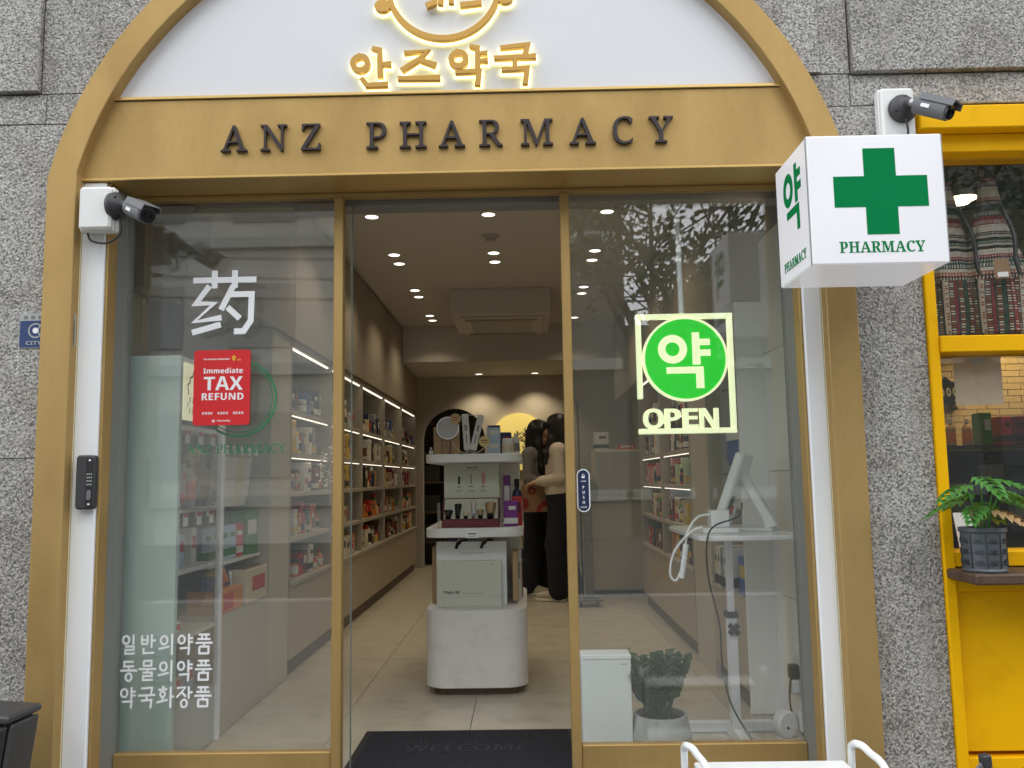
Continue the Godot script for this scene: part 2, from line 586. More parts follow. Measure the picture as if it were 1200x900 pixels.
var palette := {
	"white": [0.66, 0.65, 0.61], "cream": [0.62, 0.54, 0.38], "grey": [0.25, 0.25, 0.26], "black": [0.018, 0.017, 0.018], "red": [0.48, 0.025, 0.02],
	"orange": [0.60, 0.20, 0.03], "yellow": [0.62, 0.42, 0.03], "pink": [0.62, 0.26, 0.24], "navy": [0.02, 0.03, 0.10], "blue": [0.03, 0.09, 0.36], "green": [0.05, 0.20, 0.06],
	"brown": [0.13, 0.06, 0.03], "maroon": [0.15, 0.02, 0.03], "purple": [0.17, 0.02, 0.20], "tan": [0.40, 0.26, 0.13], "pale green": [0.45, 0.55, 0.35], "pale blue": [0.40, 0.50, 0.62],
}

func pal(c: String) -> StandardMaterial3D:
	var key := "pal_" + c
	if not M.has(key):
		var q: Array = palette[c]
		M[key] = mat(q[0], q[1], q[2], 0.42)
	return M[key]

# ---------------------------------------------------------------- scene
func _ready() -> void:
	rng.seed = 7
	var cam := Camera3D.new()
	cam.name = "camera"
	cam.transform = Transform3D(Basis(Vector3(0.99975409, -0.01641662, -0.01490841), Vector3(0.01794988, 0.99384361, 0.10932833), Vector3(0.01302182, -0.10956905, 0.99389389)), Vector3(0, 1.1, 2.95))
	cam.fov = 48.455
	cam.near = 0.05
	cam.far = 400.0
	add_child(cam)
	cam.current = true
	var env := Environment.new()
	env.background_mode = Environment.BG_SKY
	var sky := Sky.new()
	var sm := ProceduralSkyMaterial.new()
	sm.sky_top_color = Color(0.93, 0.945, 0.965)
	sm.sky_horizon_color = Color(0.95, 0.96, 0.98)
	sm.sky_curve = 0.2
	sm.sky_energy_multiplier = 1.5
	sm.ground_bottom_color = Color(0.4, 0.4, 0.4)
	sm.ground_horizon_color = Color(0.6, 0.6, 0.6)
	sm.sun_angle_max = 1.0
	sky.sky_material = sm
	env.sky = sky
	env.tonemap_mode = Environment.TONE_MAPPER_LINEAR
	env.tonemap_exposure = 1.22
	env.sdfgi_enabled = true
	env.ssao_enabled = true
	env.ssil_enabled = true
	var we := WorldEnvironment.new()
	we.name = "world"
	we.environment = env
	add_child(we)
	var sun := DirectionalLight3D.new()
	sun.name = "sun"
	sun.light_energy = 0.22
	sun.light_color = Color(1.0, 0.98, 0.94)
	sun.light_angular_distance = 18.0
	sun.shadow_enabled = true
	sun.rotation_degrees = Vector3(-58, 12, 0)
	add_child(sun)
	materials()
	granite()
	street()
	shop_shell()
	shopfront()
	signs()
	neighbour()
	shelves()
	downlights()
	island()
	window_things()
	people()
	outside_things()

# a spot or area lamp
func area(called: String, parent: Node, p: Vector3, size: Vector2, e: float, c: Color) -> void:
	var l := AreaLight3D.new()
	l.area_size = size
	l.light_energy = e
	l.light_color = c
	l.shadow_enabled = true
	l.area_range = 12.0
	l.area_attenuation = 2.0
	put(l, called, parent)
	l.position = p
	l.rotation_degrees = Vector3(-90, 0, 0)

const AC := Vector2(-0.265, 1.868)   # centre of the arch

func rect(x0: float, y0: float, x1: float, y1: float) -> PackedVector2Array:
	return PackedVector2Array([Vector2(x0, y0), Vector2(x1, y0), Vector2(x1, y1), Vector2(x0, y1)])

func arch_outline(r: float, half: float, y0: float) -> PackedVector2Array:
	var sp := AC.y + sqrt(r * r - half * half)
	var p := PackedVector2Array([Vector2(AC.x - half, y0), Vector2(AC.x + half, y0)])
	p.append_array(arc_poly(AC, r, sp))
	return p

func granite() -> void:
	var w := thing("granite_building", "speckled grey granite building front with recessed slab joints round the gold arch", "building")
	var hole := arch_outline(1.44, 1.402, -1.0)
	var p := rect(-3.4, -0.25, 4.2, 3.9)
	var shop := rect(1.42, -1.0, 3.2, 2.388)
	var q := Geometry2D.clip_polygons(p, hole)[0]
	var backing: PackedVector2Array = Geometry2D.clip_polygons(q, shop)[0]
	obj("wall", B.new().prism(backing, -0.30, -0.045), M.grout, w)
	var list := [
		[-2.4, 2.536, -1.757, 3.2, -0.008, 0], [-1.752, 2.534, -0.27, 3.2, -0.03, 1], [-2.4, 2.418, -1.735, 2.530, -0.03, 2], [-1.731, 2.418, -1.0, 2.530, -0.03, 1],
		[-2.4, 1.199, -1.4, 2.414, -0.03, 3], [-2.4, -0.2, -1.4, 1.196, -0.03, 1],
		[-0.266, 2.545, 1.096, 3.2, -0.016, 0], [1.101, 2.545, 1.209, 3.2, -0.034, 2], [1.214, 2.542, 2.6, 3.2, -0.008, 1], [0.6, 2.421, 1.203, 2.540, -0.032, 1], [1.207, 2.421, 2.6, 2.537, -0.032, 4],
		[0.9, -0.2, 1.416, 2.417, -0.03, 3], [1.419, 2.391, 2.6, 2.417, -0.036, 1], [2.604, -0.2, 4.0, 3.2, -0.03, 0], [-3.3, -0.2, -2.405, 3.2, -0.03, 1],
	]
	for a in list:
		var r := rect(a[0], a[1], a[2], a[3])
		if Geometry2D.intersect_polygons(r, hole).is_empty():
			obj("granite_panel", B.new().box(Vector3((a[0] + a[2]) / 2, (a[1] + a[3]) / 2, (a[4] - 0.044) / 2), Vector3(a[2] - a[0], a[3] - a[1], a[4] + 0.044), 0.003), M["granite%d" % a[5]], w)
			continue
		for poly in Geometry2D.clip_polygons(r, hole):
			obj("granite_panel", B.new().prism(poly, -0.044, a[4]), M["granite%d" % a[5]], w)

func street() -> void:
	var pave := mat(0.17, 0.164, 0.152, 0.85)
	pave.albedo_texture = noise(0.05, [[0.0, 0.6, 0.6, 0.6], [1.0, 1.0, 1.0, 1.0]], 512, FastNoiseLite.TYPE_SIMPLEX, 4, 80)
	tri_tex(pave, 0.5)
	var g := obj("pavement", B.new().box(Vector3(0, -0.25, 2.6), Vector3(120, 0.2, 6.0)), pave, self, "structure")
	g.set_meta("kind", "structure")
	var asp := mat(0.055, 0.055, 0.058, 0.9)
	asp.albedo_texture = noise(0.1, [[0.0, 0.6, 0.6, 0.6], [1.0, 1.0, 1.0, 1.0]], 512, FastNoiseLite.TYPE_SIMPLEX, 4, 81)
	tri_tex(asp, 0.8)
	obj("road", B.new().box(Vector3(0, -0.38, 20), Vector3(400, 0.2, 60)), asp, self, "structure")
	obj("ground", B.new().box(Vector3(0, -0.60, 0), Vector3(600, 0.2, 600)), asp, self, "structure")
	var kerb := mat(0.32, 0.31, 0.30, 0.8)
	obj("kerb", B.new().box(Vector3(0, -0.245, 5.70), Vector3(120, 0.22, 0.16), 0.01), kerb, self, "structure")
	# what stands across the street and mirrors in the glass
	var conc := mat(0.20, 0.195, 0.185, 0.8)
	conc.albedo_texture = noise(0.01, [[0.0, 0.8, 0.8, 0.8], [1.0, 1.0, 1.0, 1.0]], 256, FastNoiseLite.TYPE_SIMPLEX, 4, 82)
	tri_tex(conc, 0.3)
	var dark := mat(0.11, 0.115, 0.12, 0.3)
	var pale := mat(0.27, 0.275, 0.27, 0.4)
	for k in 5:
		var x0: float = [-26.0, 4.6, 14.0, -1.4, 2.42][k]
		var x1: float = [-1.5, 13.6, 34.0, 2.40, 4.59][k]
		var h: float = [11.0, 6.4, 12.0, 10.2, 4.7][k]
		var z: float = [16.0, 16.5, 16.0, 16.2, 16.8][k]
		var d := thing("street_building", ["long pale concrete office block across the street", "low grey block beside the gap of sky across the street", "tall concrete block at the far end of the street", "narrow dark brick block across from the doorway", "lowest flat roofed shop closing the gap across the street"][k], "building", Vector3(0, 0, 0))
		var face: StandardMaterial3D = conc.duplicate()
		face.albedo_color = [lin(0.52, 0.51, 0.47), lin(0.14, 0.14, 0.14), lin(0.2, 0.2, 0.19), lin(0.13, 0.12, 0.105), lin(0.05, 0.055, 0.045)][k]
		obj("wall", B.new().span(Vector3(x0, -0.3, z), Vector3(x1, h, z + 9.0)), face, d)
		var y := 1.2
		while y < h - 1.6:
			obj("course", B.new().span(Vector3(x0 + 0.1, y - 0.65, z - 0.16), Vector3(x1 - 0.1, y - 0.4, z - 0.002)), M.concrete, d)
			var xx := x0 + 1.0
			while xx < x1 - 1.6:
				obj("window", B.new().span(Vector3(xx, y, z - 0.05), Vector3(xx + 1.5, y + 1.5, z - 0.002)), dark if k > 0 else pale, d)
				xx += 2.6
			y += 3.0
	var bark := mat(0.075, 0.06, 0.05, 0.9)
	for k in 4:
		var base: Vector3 = [Vector3(1.62, -0.15, 7.0), Vector3(2.25, -0.15, 7.5), Vector3(5.5, -0.15, 7.0), Vector3(-9.0, -0.15, 7.2)][k]
		var t := thing("street_tree", ["slender street tree with two leaders mirrored behind the open sign", "second slender street tree leaning toward the low grey block", "leafy street tree opposite the yellow shop", "leafy street tree farther down the kerb"][k], "tree", base)
		var b := B.new()
		var tips := PackedVector3Array()
		b.tube(PackedVector3Array([Vector3(0, 0, 0), Vector3(0.03, 1.2, 0), Vector3(-0.03, 2.4, 0.02), Vector3(0.02, 3.0, 0)]), 0.12, 0.085, 10)
		for j in 7:
			var a := TAU * j / 7.0 + rng.randf() * 0.6
			var y0 := 1.9 + 0.3 * j * 0.5
			var dir := Vector3(cos(a), 0, sin(a))
			var p0 := Vector3(0, minf(y0, 2.95), 0)
			var p1 := p0 + dir * 0.45 + Vector3(0, 0.9, 0)
			var p2 := p1 + dir * rng.randf_range(0.5, 1.0) + Vector3(0, rng.randf_range(0.7, 1.7), 0)
			b.tube(PackedVector3Array([p0, p1, p2]), 0.06, 0.012, 7)
			for q in 4:
				var p3 := p1.lerp(p2, rng.randf()) + Vector3(rng.randf_range(-0.8, 0.8), rng.randf_range(-0.2, 0.8), rng.randf_range(-0.8, 0.8))
				b.tube(PackedVector3Array([p1.lerp(p2, 0.3 + 0.2 * q), p3]), 0.018, 0.005, 5)
				tips.append(p3)
			tips.append(p2)
		obj("trunk", b, bark, t)
		var leaf := B.new()
		leaf.quad(Vector3(0, 0, 0), Vector3(0.04, 0.06, 0.01), Vector3(0, 0.13, 0), Vector3(-0.04, 0.06, 0.01))
		var mm := MultiMesh.new()
		mm.transform_format = MultiMesh.TRANSFORM_3D
		mm.mesh = leaf.mesh()
		mm.instance_count = [1500, 1500, 3600, 3000][k]
		for i in mm.instance_count:
			var c := tips[rng.randi() % tips.size()]
			var off := Vector3(rng.randfn(0, 0.22), rng.randfn(0, 0.2), rng.randfn(0, 0.22))
			mm.set_instance_transform(i, Transform3D(Basis.from_euler(Vector3(rng.randf() * TAU, rng.randf() * TAU, rng.randf() * TAU)), c + off))
		var mi := MultiMeshInstance3D.new()
		mi.multimesh = mm
		mi.material_override = M.leaf
		put(mi, "crown", t)
		mi.set_meta("kind", "stuff")
	var wire := thing("overhead_cable", "black overhead cable strung along the far kerb", "cable")
	for k in 3:
		var pts := PackedVector3Array()
		for i in 25:
			var f := i / 24.0
			pts.append(Vector3(lerpf(-12, 14, f), 4.15 + 0.35 * k - 0.5 * sin(PI * f), 8.6 + 0.2 * k))
		obj("strand", B.new().tube(pts, 0.012, 0.012, 6), M.black, wire)

func shop_shell() -> void:
	# floor of large cream tiles
	var fl := struct("floor")
	obj("screed", B.new().span(Vector3(-1.9, -0.24, -8.6), Vector3(1.455, -0.012, -0.02)), M.grout, fl)
	var xs := [-1.80, -1.462, -0.862, -0.262, 0.338, 0.938, 1.379]
	var zs := [-0.16, -0.32, -1.40, -2.48, -3.56, -4.64, -5.72, -6.80, -8.45]
	for i in xs.size() - 1:
		for j in zs.size() - 1:
			obj("tile", B.new().span(Vector3(xs[i] + 0.0016, -0.011, zs[j + 1] + 0.0016), Vector3(xs[i + 1] - 0.0016, 0.0, zs[j] - 0.0016)), M["tile%d" % ((i * 5 + j * 3) % 3)], fl)
	obj("threshold", B.new().span(Vector3(-1.64, -0.24, -0.159), Vector3(1.11, 0.0, 0.0), 0.004), M.granite1, fl)
	var cl := struct("ceiling")
	obj("ceiling_slab", B.new().span(Vector3(-1.9, 2.80, -6.45), Vector3(1.379, 2.95, -0.30)), M.ceiling, cl)
	obj("soffit", B.new().span(Vector3(-1.9, 2.40, -8.6), Vector3(1.379, 2.95, -6.451)), M.ceiling, cl)
	var w := struct("interior_wall")
	obj("wall_panel", B.new().span(Vector3(-1.9, -0.2, -8.6), Vector3(-1.70, 2.95, -0.30)), M.wall_taupe, w)
	obj("wall_panel", B.new().span(Vector3(1.38, -0.2, -8.6), Vector3(1.455, 2.95, -0.30)), M.wall_taupe, w)
	obj("header", B.new().span(Vector3(-1.698, 2.225, -0.42), Vector3(1.378, 2.798, -0.30)), M.wall_taupe, w)
	# back wall with an arched niche
	var bw := rect(-1.699, 0.001, 1.379, 2.399)
	var a := PackedVector2Array([Vector2(-1.29, -0.5), Vector2(-0.50, -0.5)])
	a.append_array(PackedVector2Array([Vector2(-0.50, 1.6)]))
	for i in 25:
		a.append(Vector2(-0.895, 1.60) + Vector2.from_angle(PI * i / 24.0) * 0.395)
	var cut: PackedVector2Array = Geometry2D.clip_polygons(bw, a)[0]
	obj("back_wall", B.new().prism(cut, -8.05, -7.90), M.wall_taupe, w)
	obj("niche_back", B.new().span(Vector3(-1.5, 0.0, -8.5), Vector3(-0.3, 2.35, -8.42)), mat(0.06, 0.045, 0.035, 0.8), w)
	var ns := thing("niche_shelving", "dark shelving standing inside the arched niche of the back wall", "shelf", Vector3(-0.9, 0, -8.25))
	for k in 5:
		obj("shelf_board", B.new().box(Vector3(0, 0.3 + 0.38 * k, 0), Vector3(0.9, 0.025, 0.26)), M.wood_dark, ns)
	for s in 2:
		obj("side_panel", B.new().box(Vector3(-0.46 + 0.92 * s, 1.0, 0), Vector3(0.02, 2.0, 0.27)), M.wood_dark, ns)
	for k in 9:
		var o := obj("storage_box", B.new().box(Vector3(0, 0.1, 0), Vector3(0.2, 0.2, 0.18), 0.004), pal(["black", "navy", "brown"][k % 3]), self)
		o.position = Vector3(-1.2 + 0.28 * (k % 3), 0.314 + 0.38 * (k / 3), -8.22)
		tag(o, "%s storage box %s on the %s board of the dark niche" % [["black", "navy", "brown"][k % 3], ["nearest the shelf wall", "in the middle", "nearest the round lit picture"][k % 3], ["lowest", "second", "third"][k / 3]], "box", "boxes in the dark niche")
	# wall panels above the long shelf run, leaning lightly in front of the structure
	var up := thing("upper_panelling", "tall taupe panels above the long lit shelf run", "panelling")
	var zz := [-0.62, -1.98, -3.02, -4.17, -5.30, -6.449]
	for i in zz.size() - 1:
		obj("panel", B.new().span(Vector3(-1.698, 1.935, zz[i + 1] + 0.002), Vector3(-1.335, 2.77, zz[i] - 0.002), 0.003), M.wall_panel, up)
	obj("panel", B.new().span(Vector3(-1.698, 1.935, -7.70), Vector3(-1.335, 2.39, -6.46), 0.003), M.wall_panel, up)
	var up2 := thing("upper_panelling", "tall taupe panels above the shelves behind the open sign", "panelling")
	var z2 := [-1.13, -2.36, -3.5, -4.64, -6.449]
	for i in z2.size() - 1:
		obj("panel", B.new().span(Vector3(1.01, 1.935, z2[i + 1] + 0.002), Vector3(1.378, 2.77, z2[i] - 0.002), 0.003), M.wall_panel, up2)
	# white side wall next to the glass, in large tiles
	var side := struct("side_wall")
	obj("backing", B.new().span(Vector3(1.165, 0.001, -1.126), Vector3(1.379, 2.22, -0.302)), M.grout, side)
	for k in 4:
		for j in 2:
			obj("tile", B.new().span(Vector3(1.155, 0.002 + 0.556 * k, -1.126 + 0.414 * j), Vector3(1.1645, 0.002 + 0.556 * k + 0.553, -1.126 + 0.414 * j + 0.411), 0.001), M.tile_white, side)
	# air conditioner in its dropped box
	var ac := thing("air_conditioner", "ceiling cassette air conditioner in a dropped taupe box above the aisle", "air conditioner", Vector3(-0.19, 2.8, -5.1))
	obj("housing", B.new().span(Vector3(-0.45, -0.235, -0.52), Vector3(0.45, -0.001, 0.52), 0.004), M.ceiling, ac)
	obj("grille_plate", B.new().span(Vector3(-0.38, -0.262, -0.42), Vector3(0.38, -0.236, 0.42), 0.006), M.ceiling, ac)
	obj("air_slot", B.new().span(Vector3(-0.33, -0.268, 0.34), Vector3(0.33, -0.2625, 0.40)), M.gasket, ac)
	obj("air_slot", B.new().span(Vector3(-0.33, -0.268, -0.40), Vector3(0.33, -0.2625, -0.34)), M.gasket, ac)
	obj("intake", B.new().span(Vector3(-0.28, -0.27, -0.28), Vector3(0.28, -0.2625, 0.28), 0.003), mat(0.44, 0.42, 0.38, 0.7), ac)
	var sd := thing("smoke_detector", "round white smoke detector on the shop ceiling", "smoke detector", Vector3(-0.21, 2.8, -2.91))
	obj("base", B.new().lathe(PackedVector2Array([Vector2(0, -0.015), Vector2(0.058, -0.015), Vector2(0.062, -0.001)]), 24), mat(0.5, 0.48, 0.45, 0.6), sd)
	obj("sensor", B.new().lathe(PackedVector2Array([Vector2(0, -0.04), Vector2(0.03, -0.038), Vector2(0.042, -0.02), Vector2(0.042, -0.016)]), 24), mat(0.4, 0.38, 0.35, 0.6), sd)

func downlights() -> void:
	var trim := B.new().annulus(Vector2.ZERO, Vector2.ONE * 0.042, Vector2.ONE * 0.055, 0, 0.006, 0, TAU, 24).mesh()
	var disc := B.new().annulus(Vector2.ZERO, Vector2.ZERO, Vector2.ONE * 0.0415, -0.008, 0.004, 0, TAU, 24).mesh()
	var proto: Node3D
	var rows := [[-0.96, "over the long shelf run", [-2.14, -2.41, -3.36, -3.63, -4.59, -4.87, -5.80, -6.07]], [-0.205, "over the middle aisle", [-2.14, -2.41, -3.36, -3.63]], [0.56, "over the aisle behind the open sign", [-2.13, -2.40, -3.35, -3.63, -4.58, -4.85, -6.05]], [-0.55, "close to the back wall beside the dark niche", [-7.62]], [0.15, "close to the back wall above the round picture", [-7.62]]]
	var num := ["first", "second", "third", "fourth", "fifth", "sixth", "seventh", "eighth"]
	for r in rows:
		for i in r[2].size():
			var label: String = "round ceiling downlight %s, %s from the street" % [r[1], num[i]]
			var p := Vector3(r[0], 2.8 if r[2][i] > -6.4 else 2.4, r[2][i])
			if proto == null:
				proto = thing("downlight", label, "downlight", p, "downlights in the shop ceiling")
				shared("trim_ring", trim, M.white_plastic, proto, Transform3D(Basis.from_euler(Vector3(PI / 2, 0, 0)), Vector3(0, -0.0005, 0)))
				shared("lamp", disc, M.lamp, proto, Transform3D(Basis.from_euler(Vector3(PI / 2, 0, 0)), Vector3(0, -0.0005, 0)))
			else:
				var c: Node3D = proto.duplicate()
				put(c, "downlight", self)
				c.position = p
				c.set_meta("label", label)
			var l := SpotLight3D.new()
			l.light_energy = 0.225 if r[2][i] > -6.4 else 0.52
			l.light_color = Color(1.0, 0.925, 0.79)
			l.spot_angle = 58.0
			l.spot_angle_attenuation = 0.7
			l.spot_range = 12.0
			l.spot_attenuation = 2.0
			l.light_size = 0.04
			l.shadow_enabled = true
			put(l, "downlight_beam", self)
			l.position = p + Vector3(0, -0.012, 0)
			l.rotation_degrees = Vector3(-90, 0, 0)
	# round backlit picture on the back wall, in front of its light
	var t := thing("round_picture", "round backlit yellow picture with dark branches and leaves on the back wall", "picture", Vector3(-0.065, 1.56, -7.885))
	obj("disc", B.new().annulus(Vector2.ZERO, Vector2.ZERO, Vector2.ONE * 0.36, -0.014, 0.012, 0, TAU, 40), M.moon, t)
	var lf := B.new()
	for i in 150:
		var a := rng.randf_range(-0.6, 2.6)
		var d := rng.randf_range(0.05, 0.33)
		var c := Vector2(d * cos(a) * 0.9 + 0.02, 0.20 - d * 1.1 * absf(sin(a)) - rng.randf() * 0.1)
		if c.length() > 0.33:
			continue
		var rt := rng.randf() * TAU
		var e := Vector2.from_angle(rt) * rng.randf_range(0.010, 0.022)
		var f := Vector2.from_angle(rt + PI / 2) * 0.007
		lf.prism(PackedVector2Array([c - e, c - f, c + e, c + f]), 0.0125, 0.015)
	for i in 6:
		var a := PI * (0.05 + 0.16 * i)
		lf.stroke(PackedVector2Array([Vector2(0.3, -0.1), Vector2(0.1 * cos(a), 0.05), Vector2(0.28 * cos(a), 0.22 * sin(a) - 0.1)]), 0.006, 0.0125, 0.0145)
	var lo := obj("leaf_print", lf, M.leaf_dark, t)
	lo.set_meta("kind", "stuff")

func shopfront() -> void:
	var s := thing("arch_front", "brushed gold arch shopfront with letters on its fascia and white side columns", "shopfront")
	# outer arch
	var outer := 1.475
	var inner := 1.377
	var ho := 1.437
	var hi := 1.331
	var p := PackedVector2Array([Vector2(AC.x + ho, -0.14)])
	p.append_array(arc_poly(AC, outer, AC.y + sqrt(outer * outer - ho * ho)))
	p.append(Vector2(AC.x - ho, -0.14))
	p.append(Vector2(AC.x - hi, -0.14))
	var ia := arc_poly(AC, inner, AC.y + sqrt(inner * inner - hi * hi))
	ia.reverse()
	p.append_array(ia)
	p.append(Vector2(AC.x + hi, -0.14))
	obj("arch_frame", B.new().prism(p, -0.22, 0.0, 0.0025), M.gold, s)
	# fascia band between the arch sides
	var disc := arch_outline(1.379, 1.333, 0.5)
	var band: PackedVector2Array = Geometry2D.intersect_polygons(rect(-3, 2.212, 3, 2.502), disc)[0]
	var f := obj("fascia", B.new().prism(band, -0.22, -0.042), M.gold, s)
	var lip: PackedVector2Array = Geometry2D.intersect_polygons(rect(-3, 2.505, 3, 2.517), disc)[0]
	obj("upper_trim", B.new().prism(lip, -0.22, -0.034, 0.002), M.gold_line, s)
	var lip2: PackedVector2Array = Geometry2D.intersect_polygons(rect(-3, 2.202, 3, 2.2115), disc)[0]
	obj("lower_trim", B.new().prism(lip2, -0.22, -0.036, 0.002), M.gold_line, s)
	# raised dark letters
	var word := "ANZ PHARMACY"
	var cx := [-1.038, -0.893, -0.757, 0.0, -0.518, -0.384, -0.243, -0.101, 0.066, 0.232, 0.378, 0.517]
	for i in word.length():
		if word[i] == " ":
			continue
		var h := 0.098 if word[i] != "C" else 0.103
		text("letter", word[i], serif, h, Vector3(cx[i], 2.3475, -0.034), 0.014, M.letter_dark, f)
	# white board of the arch
	var top: PackedVector2Array = Geometry2D.intersect_polygons(rect(-3, 2.518, 3, 4.0), arch_outline(1.378, 1.331, 0.5))[0]
	var board := obj("sign_board", B.new().prism(top, -0.20, -0.055), M.white_board, s)
	gold_letters(board)
	# white columns beside the door
	for k in 2:
		var x0: float = [-1.594, 1.0][k]
		var x1: float = [-1.510, 1.064][k]
		obj("side_column", B.new().span(Vector3(x0, -0.14, -0.20), Vector3(x1, 2.20, -0.05), 0.004), M.white_paint, s)
		var e0: float = [-1.5958, 1.0645][k]
		obj("column_edge", B.new().span(Vector3(e0, -0.14, -0.20), Vector3(e0 + 0.0012, 2.20, -0.047)), M.cream_edge, s)
	# glazing frame
	var g := thing("shop_glazing", "gold framed glass front with a fixed pane each side of the open doorway", "glazing")
	obj("jamb", B.new().span(Vector3(-1.592, 0.0, -0.27), Vector3(-1.500, 2.20, -0.201), 0.002), M.gasket, g)
	obj("jamb_trim", B.new().span(Vector3(-1.5095, 0.0, -0.13), Vector3(-1.500, 2.20, -0.062), 0.002), M.gold, g)
	obj("jamb_seal", B.new().span(Vector3(-1.5095, 0.0, -0.20), Vector3(-1.5005, 2.20, -0.131)), M.gasket, g)
	obj("jamb", B.new().span(Vector3(0.990, 0.0, -0.27), Vector3(1.062, 2.20, -0.201), 0.002), M.gasket, g)
	obj("jamb_trim", B.new().span(Vector3(0.990, 0.0, -0.13), Vector3(0.9995, 2.20, -0.062), 0.002), M.gold, g)
	obj("jamb_seal", B.new().span(Vector3(0.9905, 0.0, -0.20), Vector3(0.9995, 2.20, -0.131)), M.gasket, g)
	obj("head_trim", B.new().span(Vector3(-1.4995, 2.184, -0.262), Vector3(0.9895, 2.201, -0.222), 0.002), M.gold, g)
	obj("head_soffit", B.new().span(Vector3(-1.592, 2.2015, -0.30), Vector3(1.062, 2.2115, -0.2205)), M.gold, g)
	obj("bottom_rail", B.new().span(Vector3(-1.4995, 0.001, -0.262), Vector3(-0.713, 0.136, -0.222), 0.003), M.gold, g)
	obj("bottom_rail", B.new().span(Vector3(0.187, 0.001, -0.262), Vector3(0.9895, 0.148, -0.222), 0.003), M.gold, g)
	obj("stile", B.new().span(Vector3(-0.7125, 0.001, -0.264), Vector3(-0.677, 2.1835, -0.216), 0.003), M.gold, g)
	obj("stile", B.new().span(Vector3(0.152, 0.001, -0.264), Vector3(0.1865, 2.1835, -0.216), 0.003), M.gold, g)
	obj("pane", B.new().span(Vector3(-1.4995, 0.137, -0.246), Vector3(-0.713, 2.1835, -0.238)), M.glass, g)
	obj("pane", B.new().span(Vector3(0.187, 0.149, -0.246), Vector3(0.9895, 2.1835, -0.238)), M.glass, g)
	obj("inner_pane", B.new().span(Vector3(0.187, 0.149, -0.262), Vector3(0.9895, 2.1835, -0.256)), M.glass, g)
	# the sliding leaf, parked behind the fixed pane
	var d := thing("sliding_door", "frameless sliding glass leaf parked open behind the pane with the red sticker", "door")
	obj("pane", B.new().span(Vector3(-1.47, 0.03, -0.300), Vector3(-0.659, 2.17, -0.290)), M.glass, d)
	obj("edge", B.new().span(Vector3(-0.6585, 0.03, -0.301), Vector3(-0.655, 2.17, -0.289)), M.glass_edge, d)
	obj("bottom_rail", B.new().span(Vector3(-1.47, 0.006, -0.304), Vector3(-0.655, 0.029, -0.286)), M.gasket, d)
	var cl := PackedVector2Array([Vector2(-0.09, 0), Vector2(0.09, 0), Vector2(0.09, 0.045), Vector2(-0.09, 0.045)])
	for k in 2:
		var c := obj("hanger_plate", B.new().prism(round_rect(0.17, 0.05, 0.008), -0.003, 0.003), M.gasket, d)
		c.position = Vector3([-1.36, -0.80][k], 2.155, -0.280)
	var tr := thing("door_track", "grey sliding door track box behind the top of the glass", "door track")
	obj("housing", B.new().span(Vector3(-1.69, 2.172, -0.40), Vector3(1.16, 2.2205, -0.306), 0.003), mat(0.22, 0.21, 0.19, 0.5), tr)
	# green vinyl on the sliding leaf
	var v := thing("door_lettering", "green ring and serif lettering on the sliding leaf behind the red sticker", "lettering", Vector3(-1.09, 1.42, -0.287))
	obj("ring", B.new().annulus(Vector2.ZERO, Vector2.ONE * 0.140, Vector2.ONE * 0.149, 0, 0.0006, 0, TAU, 48), M.green, v)
	obj("ring", B.new().annulus(Vector2(0.0, 0.0), Vector2.ONE * 0.128, Vector2.ONE * 0.132, 0, 0.0006, 0, TAU, 48), M.green, v)
	text("letters", "ANZ PHARMACY", serif, 0.035, Vector3(-0.005, -0.192, 0.0004), 0.0006, M.green, v)
	obj("leaf_mark", B.new().stroke(PackedVector2Array([Vector2(-0.06, -0.05), Vector2(0.0, 0.0), Vector2(0.02, 0.07)]), 0.02, 0, 0.0006, 0.004), M.green, v)

